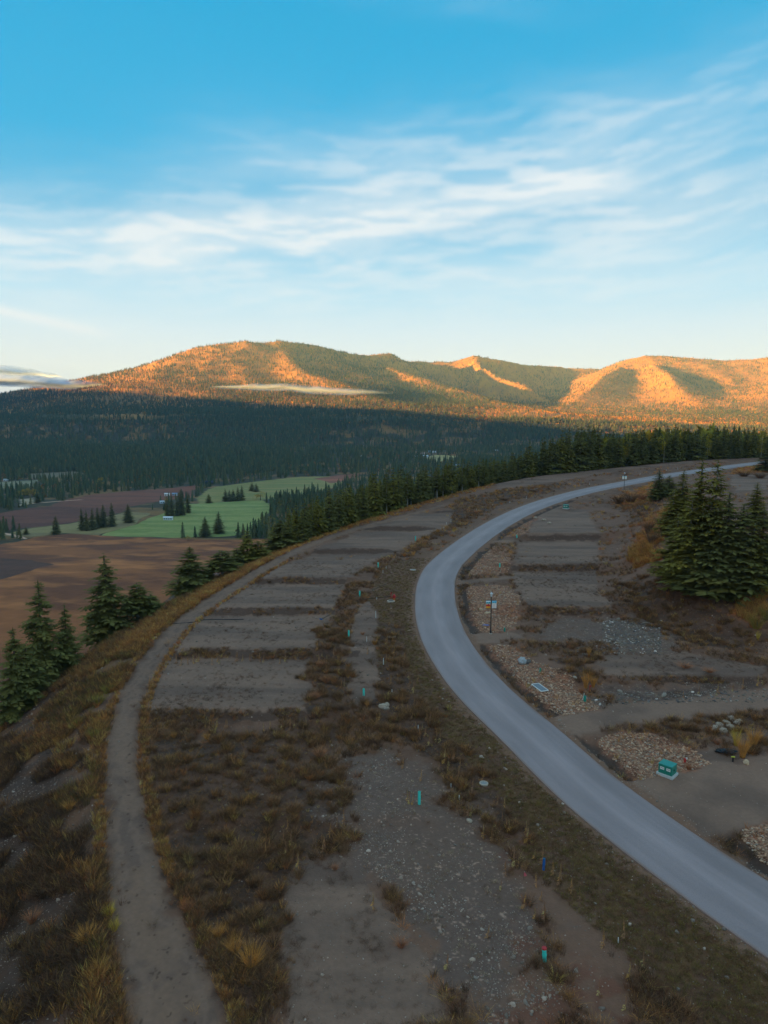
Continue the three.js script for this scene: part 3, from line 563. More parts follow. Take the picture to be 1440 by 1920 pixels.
// a tree whose tip stands at a pixel, at a given depth and crown width in pixels
function treeTop(kind, px, py, d, wpx, label, group) {
  const [x, y] = high(px, py, d), h = y - land(x, d), R = { spruce: .185, fir: .17, bare: .15, pale: .165, big: .2, birch: .26, gold: .26, copper: .26 }[kind];
  return tree(kind, x, d, h, wpx * d / F / (2 * R * h * 0.66), label, group);
}
const FOOT = (px, py) => hit(px, py)[1];
for (const a of [
  ['spruce', 70, 1083, 97, 92, 'tallest dark spruce near the left edge, on the slope below the dirt track'],
  ['spruce', 22, 1172, 90, 80, 'dark spruce cut by the left edge of the photo, lowest on the slope'],
  ['fir', 48, 1205, 92, 74, 'low bushy spruce in front of the tallest spruce at the far left'],
  ['spruce', 120, 1130, 100, 56, 'slim spruce just right of the tall spruce at the far left, on the slope'],
  ['spruce', 196, 1037, 116, 92, 'tall full spruce standing alone against the brown field, left of the dirt track'],
  ['bare', 256, 1090, 119, 62, 'thin topped spruce between the lone full spruce and the next pair on the brow'],
  ['fir', 282, 1112, 121, 50, 'short spruce leaning on the thin topped spruce at the brow'],
  ['spruce', 355, 1022, 136, 76, 'dense dark spruce on the brow where the dirt track bends right'],
  ['fir', 388, 1066, 140, 40, 'small fir filling the gap right of the dense dark spruce on the brow'],
  ['bare', 416, 1030, 142, 62, 'ragged spruce with gaps between its branches, fourth from the dense belt on the brow'],
  ['pale', 463, 995, 152, 46, 'olive green fir, taller of a pair at the left end of the dense belt'],
  ['pale', 484, 1012, 153, 42, 'olive green fir, shorter of a pair at the left end of the dense belt'],
  ['fir', 444, 1026, 150, 42, 'dark fir half hidden behind the olive green pair on the brow'],
  ['spruce', 525, 972, 166, 62, 'dark spruce that starts the dense belt, right of the olive green pair'],
  ['spruce', 1237, 881, 196, 40, 'small dense cone shaped fir, left of two beside the road behind the shrub bank'],
  ['fir', 1256, 890, 199, 36, 'small darker fir, right of two beside the road behind the shrub bank'],
  ['big', 1283, 880, 150, 64, 'olive fir at the left end of the big clump on the right bank'],
  ['big', 1264, 915, 148, 54, 'small olive fir at the outer left of the big clump on the right bank'],
  ['big', 1317, 857, FOOT(1317, 1076), 88, 'tall fir with a thin top in the big clump, left of the tallest'],
  ['big', 1346, 859, FOOT(1346, 1084), 96, 'tallest dark fir in the middle of the big clump on the right bank'],
  ['big', 1298, 925, FOOT(1300, 1092), 84, 'yellowish fir in front of the tall ones in the big clump'],
  ['spruce', 1333, 935, FOOT(1335, 1100), 88, 'dense fir in front of the tallest one in the big clump'],
  ['big', 1272, 958, FOOT(1274, 1076), 76, 'low yellowish fir at the left front of the big clump'],
  ['spruce', 1370, 920, FOOT(1372, 1104), 92, 'dark fir just right of the tallest one in the big clump'],
  ['spruce', 1394, 942, FOOT(1395, 1106), 90, 'dark fir at the right shoulder of the big clump'],
  ['big', 1415, 975, FOOT(1416, 1104), 84, 'dark fir at the right end of the big clump on the bank'],
  ['fir', 1352, 990, FOOT(1354, 1112), 90, 'low dark fir at the front foot of the big clump, right of two'],
  ['fir', 1314, 1000, FOOT(1316, 1104), 84, 'low dark fir at the front foot of the big clump, left of two'],
  ['spruce', 1434, 950, FOOT(1436, 1096), 84, 'dark fir cut by the right edge beside the big clump'],
  ['big', 1421, 903, 152, 54, 'slender olive fir behind the right end of the big clump'],
  ['fir', 1438, 838, 300, 34, 'dark tree standing by itself in the russet grass at the far right edge'],
]) treeTop(...a);
// the dense belt beyond the lots
const topLine = [[480, 990], [525, 968], [560, 945], [600, 925], [650, 905], [700, 890], [750, 881], [800, 873], [850, 868], [900, 860], [950, 848], [1000, 828], [1050, 814], [1085, 800], [1105, 792], [1125, 806], [1160, 812], [1220, 806], [1300, 800], [1380, 800], [1450, 812], [1560, 812]];
const topAt = (px) => { let i = 0; while (i < topLine.length - 2 && topLine[i + 1][0] < px) i++; const a = topLine[i], b = topLine[i + 1]; return lerp(a[1], b[1], clamp((px - a[0]) / (b[0] - a[0]))); };
const belt = [];
for (let i = 0; i < 5200; i++) {
  const u = tr() * (brow.length - 1), k = Math.floor(u), a = brow[k], b = brow[k + 1] ?? a, ex = b[0] - a[0], ed = b[1] - a[1], l = Math.hypot(ex, ed) || 1, f = u - k, s = 2.5 + 85 * tr() ** 1.35;
  const x = a[0] + ex * f - ed / l * s, d = a[1] + ed * f + ex / l * s;
  if (d < 158 || x > 330) continue;
  const sd = segInfo(brow, x, d)[0]; if (sd < 2) continue;
  const px = 720 + x / d * F * 1.0; if (px < 508 || px > 1500) continue;
  if (belt.some((e) => (e.x - x) ** 2 + (e.d - d) ** 2 < (sd < 14 ? 7 : 13))) continue;
  const g0 = land(x, d), row = sd < 12, top = topAt(px) + (row ? -9 + 32 * tr() ** 1.4 : -5 + 22 * tr()), h = clamp(high(px, top, d)[1] - g0, 4.5, 27) * (0.88 + 0.16 * tr());
  belt.push({ x, d, h, sd, px });
}
belt.sort((a, b) => a.sd - b.sd);
const beltRest = [];
belt.forEach((e, i) => {
  const right = e.px > 1120, q = tr();
  const kind = right ? (q < .17 ? 'birch' : q < .21 ? 'gold' : q < .42 ? 'pale' : 'fir') : e.px < 760 ? (q < .28 ? 'pale' : q < .42 ? 'bare' : 'fir') : e.px < 900 ? (q < .5 ? 'bare' : q < .7 ? 'pale' : 'fir') : (q < .2 ? 'pale' : 'fir');
  if (i < 270) {
    const seg = [[600, 'at the left end of the belt'], [700, 'behind the upper grey lots'], [780, 'behind the farthest turquoise pipe'], [850, 'below the far green clearing'], [920, 'below the row of valley houses'], [1000, 'left of the tall dark part of the belt'], [1120, 'in the tall part of the belt'], [1230, 'behind the far street lamp'], [1340, 'behind the big fir clump'], [9999, 'beyond the russet grass at the right edge']].find((q) => e.px < q[0])[1];
    const look = { birch: 'yellow green broadleaf tree', gold: 'golden autumn tree', bare: 'fir with a bare pale trunk', pale: 'olive green fir', fir: 'dark green fir' }[kind], row = e.sd < 9 ? 'front row' : e.sd < 20 ? 'second row' : 'deeper row';
    const lab = look + ', ' + row + ', ' + seg, grp = lab;
    tree(kind, e.x, e.d, e.h, (kind === 'birch' || kind === 'gold' ? 0.85 : clamp(3.9 / (e.h * .17) * (0.85 + 0.3 * tr()), 0.8, 1.5)), lab, grp);
  } else beltRest.push({ e, kind });
});
const lightTree = (seed, tiers, R, arms, tip = 0.02) => { // spiky tiers, a few dozen triangles
  const r = mulberry(seed), pos = [];
  for (let i = 0; i < tiers; i++) {
    const t = i / tiers, y0 = 0.05 + 0.9 * t, rad = R * Math.pow(1 - t, 0.85) + tip, up = 1.25 / tiers;
    for (let k = 0; k < arms; k++) { const a = (k + r()) / arms * 6.283, w = 0.75, q = rad * (0.7 + 0.5 * r()), dy = -0.25 * q; pos.push(Math.cos(a) * q, y0 + dy, Math.sin(a) * q, Math.cos(a + w) * q * .55, y0 + 0.15 * up, Math.sin(a + w) * q * .55, 0, Math.min(1, y0 + up), 0, Math.cos(a) * q, y0 + dy, Math.sin(a) * q, 0, Math.min(1, y0 + up), 0, Math.cos(a - w) * q * .55, y0 + 0.15 * up, Math.sin(a - w) * q * .55); }
  }
  return soup(pos);
};
const puff = (seed, n = 40) => { const r = mulberry(seed), pos = []; for (let i = 0; i < n; i++) { const u = r() * 2 - 1, b = r() * 6.283, q = Math.sqrt(1 - u * u), d = 0.36 + 0.12 * r(), x = q * Math.cos(b) * d * .8, y = 0.5 + u * d, z = q * Math.sin(b) * d * .8; for (let k = 0; k < 3; k++) pos.push(x + (r() - .5) * .34, y + (r() - .5) * .34, z + (r() - .5) * .34); } return soup(pos); };
const instMat = new THREE.MeshPhysicalMaterial({ color: 0xffffff, roughness: 1, specularIntensity: .15, side: THREE.DoubleSide });
{ // the deeper rows of the belt, which read as one mass
  const con = [], broad = [];
  for (const { e, kind } of beltRest) { const b = kind === 'birch' || kind === 'gold', c = { fir: [.07, .075, .025], pale: [.13, .115, .026], bare: [.10, .095, .026], birch: [.22, .19, .03], gold: [.46, .28, .035] }[kind], k = .75 + .5 * tr(); (b ? broad : con).push({ x: e.x, y: land(e.x, e.d) - .2, z: -e.d, r: tr() * 6.3, s: b ? [e.h * .7, e.h, e.h * .7] : [e.h * 1.05, e.h, e.h * 1.05], c: c.map((v) => v * k) }); }
  scatter('forest', lightTree(5, 13, .18, 7), instMat, con, 'deeper rows of dark conifers behind the belt along the lots', 'forest');
  scatter('forest', puff(6, 90), instMat, broad, 'deeper rows of yellowing broadleaf trees behind the belt along the lots', 'forest');
}
{ // valley woods
  const con = [], blob = [], r = mulberry(31);
  for (let i = 0; i < 120000 && con.length < 52000; i++) {
    const d = Math.sqrt(lerp(380 ** 2, 2650 ** 2, r())), x = (r() * 2 - 1) * (0.62 * d + 60);
    const px = 720 + x / d * F;
    if (d < 700 && (x < 60 || d < 430)) { if (!(x < -60 && px > 470 && px < 640 && d > 430)) continue; }
    if (d < 1250 && px < 470 + 0.0 * d && d < 700) continue;
    const n = fbm(x / 160, d / 160, 3), cl = fbm(x / 420 + 7, d / 420, 2);
    if (fieldAt(x, d) >= 0) continue;
    let near = false; for (const o of [7, -7]) if (fieldAt(x + o, d) >= 0 || fieldAt(x, d + o) >= 0) near = true;
    if (near && r() < 0.5) continue;
    if (d < 1050 && px < 440 && px > 60 && r() < 0.86) continue;          // open farmland, hedges only
    if (px > 770 && px < 870 && d > 1250 && d < 1500 && r() < 0.55) continue;
    if (cl > 0.55 && r() < 0.7) continue;
    const h = (9 + 11 * r()) * (0.75 + 0.5 * n), y = land(x, d) - .3, k = .7 + .6 * r(), q = r();
    const aut = q < (n > .55 ? .2 : .07);
    if (aut) { const c = r() < .25 ? [.36, .15, .04] : r() < .6 ? [.26, .20, .05] : [.15, .15, .05]; blob.push({ x, y, z: -d, r: r() * 6.3, s: [h * .6, h * .62, h * .6], c: c.map((v) => v * k * .8) }); }
    else con.push({ x, y, z: -d, r: r() * 6.3, s: [h * (0.95 + .5 * r()), h, h * (0.95 + .5 * r())], c: mixc([.066, .094, .046], [.17, .14, .05], r() * r()).map((v) => v * k) });
  }
  scatter('forest', lightTree(8, 8, .18, 5), instMat, con, 'dark conifer woods covering the valley floor below the mountains', 'forest');
  scatter('forest', puff(9, 34), instMat, blob, 'scattered autumn coloured trees in the valley woods', 'forest');
}
{ // woods and brush of the mountains
  const con = [], blob = [], snag = [], r = mulberry(32);
  for (let i = 0; i < 420000; i++) {
    const d = Math.sqrt(lerp(2450 ** 2, 5900 ** 2, r())), x = (r() * 2 - 1) * (0.6 * d + 100), y = d < 2525 ? land(x, d) : mtnH(x, d);
    const n = fbm(x / 260, d / 260, 4), n2 = fbm(x / 900 + 4, d / 900, 3), px = 720 + x / d * F, lo = lerp(40, -80, sstep(760, 1050, px)), up = sstep(lo - 60, lo + 210, y + 340 * (n2 - .5)), q = r();
    const dens = lerp(0.95, 0.5 + 0.35 * sstep(.42, .58, n), up) * (px > 900 ? 1 - 0.25 * up : 1);
    const open = up < .3 ? sstep(.52, .62, fbm(x / 190 + 33, d / 120 + 8, 3)) : 0; if (r() > dens * 0.62 * (1 - .75 * open)) continue;
    const k = .7 + .6 * r(), gold = lerp(.11, px > 900 ? .66 : .54, up) * (0.75 + .4 * sstep(.4, .6, fbm(x / 70 + 5, d / 70, 3))), bare = up * .12;
    if (q < gold) { const c = mixc([.54, .18, .022], [.70, .31, .02], r()), h = 5 + 6 * r(); blob.push({ x, y: y - .5, z: -d, r: r() * 6, s: [h * 1.0, h, h * 1.0], c: c.map((v) => v * k) }); }
    else if (q < gold + bare) snag.push({ x, y: y - .5, z: -d, r: r() * 6, s: [11, 10 + 9 * r(), 11], c: mixc([.34, .17, .08], [.46, .27, .13], r()) });
    else { const h = 10 + 10 * r() * (1 - .3 * up); con.push({ x, y: y - .5, z: -d, r: r() * 6, s: [h * (1.1 + .5 * r()), h, h * (1.1 + .5 * r())], c: mixc([.064, .09, .044], [.14, .085, .028], up * r() ** 2).map((v) => v * k) }); }
  }
  scatter('forest', lightTree(10, 4, .17, 4), instMat, con, 'dark conifers on the slopes of the mountains', 'forest');
  scatter('forest', puff(11, 14), instMat, blob, 'golden autumn brush and larches on the slopes of the mountains', 'forest');
  scatter('dead_trees', lightTree(12, 5, .035, 3, .012), instMat, snag, 'bare burnt trunks on the upper slopes of the mountains', 'dead trees');
}
// single trees of the farmland
const valleyTree = (kind, px, pyTop, pyBase, wpx, label, group) => { const [x, d] = hit(px, pyBase, 3000); return treeTop(kind, px, pyTop, d, wpx, label, group); };
const clumpA = 'conifers of the clump on the green field edge, left of the farmhouse', clumpB = 'conifers round the farmhouse in the green field';
for (const a of [
  ['fir', 103, 966, 1001, 16, 'single fir on the hedge line between the ploughed field and the brown field'],
  ['fir', 34, 988, 1003, 8, 'little fir by the pale lane at the far left, left of two'], ['fir', 48, 987, 1002, 9, 'little fir by the pale lane at the far left, right of two'],
  ...[[152, 952, 994, 14], [161, 956, 995, 13], [172, 952, 993, 15], [192, 945, 988, 20], [182, 950, 990, 14]].map(([x, t, b, w]) => ['spruce', x, t, b, w, 'dark spruce in the clump at the edge of the green field left of the farmhouse', clumpA]),
  ['spruce', 208, 941, 987, 16, 'tallest spruce, right end of the clump left of the farmhouse'], ['spruce', 239, 944, 980, 20, 'single spruce between the clump and the farmhouse'],
  ...[[312, 928, 968, 9], [321, 924, 968, 14], [331, 928, 967, 11], [340, 922, 966, 14], [351, 922, 962, 12]].map(([x, t, b, w]) => ['spruce', x, t, b, w, 'dark spruce in the group behind the long white shed on the green field', clumpB]),
  ['spruce', 337, 918, 966, 13, 'tallest spruce of the group behind the long white shed'],
  ['spruce', 384, 968, 1006, 22, 'broad fir at the near edge of the green field, left of two'], ['spruce', 409, 958, 1000, 22, 'taller fir at the near edge of the green field, right of two'],
  ...[[422, 916, 940], [430, 918, 940], [437, 917, 939], [446, 912, 939], [453, 910, 938]].map(([x, t, b]) => ['fir', x, t, b, 11, 'dark fir in the row between the two green fields', 'firs in the row between the two green fields']),
  ['pale', 391, 925, 943, 10, 'small green fir alone on the line between the two green fields'],
  ['gold', 488, 921, 938, 24, 'round golden bush like tree at the right of the row between the green fields'], ['gold', 311, 930, 944, 10, 'bright orange tree beside the farmhouse'],
  ['pale', 480, 906, 922, 10, 'pale small tree behind the golden tree between the green fields'], ['pale', 472, 904, 920, 10, 'faded yellow tree behind the row of firs between the green fields'],
  ['spruce', 70, 923, 943, 11, 'dark fir at the right end of the pale field at the far left'],
  ...[[52, 914, 932], [60, 916, 932], [68, 917, 933], [44, 916, 932], [36, 919, 933]].map(([x, t, b]) => ['gold', x, t, b, 11, 'yellow tree in the row behind the pale field at the far left', 'yellow trees behind the pale field at the far left']),
  ['copper', 102, 906, 924, 9, 'rust coloured tree at the wood edge behind the ploughed field'], ['gold', 188, 894, 912, 14, 'golden tree at the wood edge behind the ploughed field'], ['copper', 6, 886, 900, 9, 'rust coloured tree at the left edge beyond the pale fields'], ['gold', 60, 872, 884, 16, 'orange tree in the valley woods at the upper left'],
  ['gold', 352, 1002, 1014, 12, 'yellow shrub like tree where the green field meets the brown field'],
  ...[[791, 853, 866], [797, 857, 867], [803, 855, 866], [809, 854, 866], [813, 852, 866]].map(([x, t, b]) => ['fir', x, t, b, 6, 'dark fir in front of the far green clearing', 'firs in front of the far green clearing']),
]) valleyTree(...a);

// ------------------------------------------------------------------ stones, grass and weeds of the levelled ground
const pr = mulberry(2024);
function pebble(seed, detail = 0, rough = 0.28) {
  const r = mulberry(seed), g = new THREE.IcosahedronGeometry(1, detail), p = g.attributes.position, m = new Map();
  for (let i = 0; i < p.count; i++) { const k = [p.getX(i), p.getY(i), p.getZ(i)].map((v) => v.toFixed(3)).join(); if (!m.has(k)) m.set(k, 1 + rough * (r() * 2 - 1)); const s = m.get(k); p.setXYZ(i, p.getX(i) * s, p.getY(i) * s * 0.72, p.getZ(i) * s * .9); }
  g.deleteAttribute('uv'); g.computeVertexNormals(); return g;
}
const roadN = (x, d) => (d < 150 ? fieldN : fieldM).road(x, d), browN = (x, d) => (d < 150 ? fieldN : fieldM).brow(x, d), trackN = (x, d) => (d < 150 ? fieldN : fieldM).track(x, d), driveN = (x, d) => (d < 150 ? fieldN : fieldM).drive(x, d);
const spot = (dmax = 150, pow = 1.4) => { const d = lerp(34, dmax, pr() ** pow), x = (pr() * 2 - 1) * (0.60 * d + 6); return [x, d]; };
const stoneMat = tinted(0.9, { side: THREE.FrontSide });
{
  const loose = [], bed = [], chip = [];
  for (let i = 0; i < 900000 && (loose.length < 42000 || bed.length < 90000); i++) {
    const [x, d] = spot(190, 1.1); if (x < -75 || x > 88) continue;
    const rd = roadN(x, d); if (Math.abs(rd) < ROAD_W - 0.15 - 0.4 * fbm(x / 2, d / 2, 2)) continue;
    const b = maskAt('bed', x, d), st = maskAt('stony', x, d), dr = driveN(x, d), tk = trackN(x, d);
    if (b > 0.3 + 0.4 * pr() && dr > 0.2 && -rd > ROAD_W + 2.2) { if (bed.length < 90000 && pr() < 0.9) { const s = 0.03 + 0.12 * pr() ** 3, k = .55 + .7 * pr(), q = pr(); bed.push({ x, y: land(x, d) + s * .2, z: -d, r: pr() * 6, s: [s * (1 + .5 * pr()), s, s], c: (q < .45 ? [.46, .25, .145] : q < .75 ? [.33, .175, .105] : q < .88 ? [.54, .34, .21] : [.42, .31, .23]).map((v) => v * k) }); } continue; }
    const pad = maskAt('pad', x, d), weed = maskAt('weed', x, d), n = fbm(x / 4 + 9, d / 4, 3);
    let p = 0.035 + st * 0.42 * n * sstep(.3, .6, n) - pad * 0.012 - weed * 0.02; if (tk < 0.1) p = 0.008; if (dr < 0.2) p = 0.012; if (browN(x, d) > 0) p = 0.07 + 0.1 * maskAt('dark', x, d) * n; if (inPoly(hillToe, x, d)) p = 0.10 * n * 2;
    if (Math.abs(rd) < ROAD_W + 1.6) p = 0.13;
    if (pr() < p && loose.length < 42000) { const s = (0.018 + 0.04 * pr()) * (pr() < 0.035 ? 3 : 1), k = .5 + .9 * pr() ** 2; loose.push({ x, y: land(x, d) + s * .15, z: -d, r: pr() * 6, s: [s * (1 + .5 * pr()), s, s], c: mixc([.30, .20, .14], [.40, .30, .235], pr()).map((v) => v * k) }); }
  }
  scatter('gravel', pebble(1), stoneMat, loose, 'loose pale stones lying over the levelled dirt', 'gravel');
  scatter('gravel', pebble(2), stoneMat, bed, 'tan river gravel of the beds along the inner edge of the road', 'gravel');
}
function bladeTuft(seed, n, spread, hgt, w, lean = 0.5) {
  const r = mulberry(seed), pos = [], col = [];
  for (let i = 0; i < n; i++) {
    const a = r() * 6.283, q = spread * Math.sqrt(r()), x = Math.cos(a) * q, z = Math.sin(a) * q, b = r() * 6.283, h = hgt * (0.5 + 0.6 * r()), l = lean * h * (0.3 + r()), t = .75 + .5 * r();
    const dx = Math.cos(b), dz = Math.sin(b), c = Math.cos(a + r() - .5), s = Math.sin(a + r() - .5), mx = x + c * l * .35, mz = z + s * l * .35;
    pos.push(x - dx * w, 0, z - dz * w, x + dx * w, 0, z + dz * w, mx, h * .62, mz, mx - dx * w * .8, h * .5, mz - dz * w * .8, mx + dx * w * .8, h * .5, mz + dz * w * .8, x + c * l, h, z + s * l);
    for (let k = 0; k < 6; k++) col.push(t, t * (.95 + .1 * r()), t);
  }
  return soup(pos, col);
}
const bladeMat = tinted(1, { vertexColors: true });
{
  const grass = [], brush = [], low = [], gold = [];
  const tint = (list, k = 1) => { const a = list[Math.floor(pr() * list.length)], q = (.6 + .8 * pr()) * k, w = [1.7, 1.2, .92]; return a.map((v, i) => Math.min(.62, v * q * w[i])); };
  const browns = [[.15, .095, .055], [.11, .07, .04], [.19, .125, .065], [.13, .10, .05]], golds = [[.36, .23, .075], [.32, .19, .06], [.40, .28, .09], [.30, .14, .05]], olives = [[.13, .125, .035], [.17, .16, .04], [.10, .10, .04]], dark = [[.075, .052, .035], [.06, .048, .03], [.10, .06, .04]];
  for (let i = 0; i < 420000; i++) {
    const [x, d] = spot(150, 1.0); if (x < -78 || x > 88) continue;
    const rd = roadN(x, d), tk = trackN(x, d); if (Math.abs(rd) < ROAD_W + 0.5 || (tk < 0.05 && pr() > .012) || driveN(x, d) < 0.1) continue;
    const br = browN(x, d), w = maskAt('weed', x, d), pad = maskAt('pad', x, d), st = maskAt('stony', x, d), bd = maskAt('bed', x, d), n = fbm(x / 3.4, d / 3.4, 3), n2 = fbm(x / 9 + 30, d / 9, 3);
    const put = (l, s, c, hh = 1) => l.push({ x, y: land(x, d) - .03, z: -d, r: pr() * 6.3, s: [s, s * hh, s], c });
    const og = maskAt('orange', x, d); if (og > .4) { if (pr() < .85) put(gold, .7 + .6 * pr(), tint(pr() < .75 ? golds : browns)); continue; }
    if (br > -0.6) {
      const edge = br < 4 && d > 96, dk = maskAt('dark', x, d) > .4; if (dk) { if (pr() < .5 * sstep(.34, .54, n)) { const q = pr(); put(q < .75 ? brush : grass, .5 + .6 * pr(), tint(q < .6 ? dark : q < .9 ? browns : golds, .8)); } continue; }
      if (pr() < (edge ? 0.75 : 0.62 * sstep(.30, .52, n))) { const q = pr(), ol = sstep(.56, .7, n2); if (edge) put(gold, .55 + .6 * pr(), tint(pr() < .6 ? golds : browns), .75); else if (q < .34) put(grass, .5 + .6 * pr(), tint(pr() < .6 * ol ? olives : golds)); else if (q < .68) put(brush, .5 + .6 * pr(), tint(dark)); else put(grass, .5 + .5 * pr(), tint(browns)); }
    } else if (w > .4) {
      const cl = fbm(x / 1.1 + 70, d / 1.1, 2), big = sstep(.50, .66, cl); if (pr() < 0.2 + 0.8 * big * (0.3 + sstep(.35, .6, n))) { const q = pr(), sz = .6 + .8 * big; if (q < .5) put(brush, (.3 + .4 * pr()) * sz, tint(pr() < .5 ? dark : browns)); else put(grass, (.26 + .36 * pr()) * sz, tint(q < .62 ? golds : browns)); }
    } else if (bd > .4) { if (pr() < 0.006) put(grass, .4 + .4 * pr(), tint(golds)); }
    else if (pad > .4 && bankAt(x, d, rd) < 1.15) { if (pr() < .5 * sstep(.32, .55, n)) put(pr() < .6 ? brush : grass, .26 + .34 * pr(), tint(pr() < .35 ? dark : pr() < .7 ? browns : golds)); }
    else if (pad > .4) { if (pr() < 0.02 + 0.10 * sstep(.54, .68, n)) put(brush, .18 + .26 * pr(), tint(dark)); }
    else if (st > .4) { if (pr() < 0.025) put(low, .35 + .3 * pr(), tint(pr() < .5 ? [[.24, .24, .18]] : browns)); }
    else if (rd > ROAD_W && rd < ROAD_W + 8) { if (pr() < 0.55) put(low, .3 + .35 * pr(), tint(pr() < .5 ? olives : browns, .8)); }
    else if (rd > 0 ? pr() < 0.30 * sstep(.36, .6, n) : pr() < 0.16 * sstep(.38, .6, n)) { const q = pr(); put(q < .5 ? brush : grass, .4 + .4 * pr(), tint(q < .12 ? golds : q < .6 ? browns : dark)); }
    if (tk > 0.15 && tk < 1.1 && pr() < 0.35) put(gold, .3 + .4 * pr(), tint(pr() < .6 ? golds : browns), .8);
  }
  for (let i = 0; i < 70000; i++) { // farther grass, in larger tufts
    const d = lerp(150, 330, pr() ** 1.2), x = (pr() * 2 - 1) * 0.62 * d; if (x < -118 || x > 328) continue;
    const rd = roadN(x, d), br = browN(x, d), tk = trackN(x, d); if (Math.abs(rd) < ROAD_W + 1 || br > 14 || tk < .3) continue;
    const w = maskAt('weed', x, d), pad = maskAt('pad', x, d), og = maskAt('orange', x, d), n = fbm(x / 7, d / 7, 3);
    if (pad > .4 && pr() > .01) continue;
    const edge = br > -3, p = edge ? .8 : w > .4 ? .6 : og > .4 ? .9 : .22 * sstep(.4, .6, n); if (pr() > p) continue;
    const s = (.5 + .6 * pr()) * (og > .4 ? 1.2 : 1); (pr() < .6 ? gold : brush).push({ x, y: land(x, d) - .05, z: -d, r: pr() * 6.3, s: [s * 1.3, s * .8, s * 1.3], c: tint(edge || og > .4 ? golds : pr() < .35 ? golds : browns, .9) });
  }
  scatter('dry_grass', bladeTuft(3, 22, .24, .95, .022), bladeMat, grass, 'dry brown and olive grass tufts on the slope and the weedy lots', 'grass');
  scatter('dry_grass', bladeTuft(4, 34, .36, .8, .017, 1.1), bladeMat, brush, 'low dark brown weeds matted over the lots and the slope', 'weeds');
  scatter('dry_grass', bladeTuft(5, 20, .35, .35, .026, 1.4), bladeMat, low, 'short mossy growth on the verge along the outer edge of the road', 'grass');
  scatter('dry_grass', bladeTuft(6, 26, .26, 1.15, .022, .4), bladeMat, gold, 'tall golden grass along the brow and the edges of the dirt track', 'grass');
}
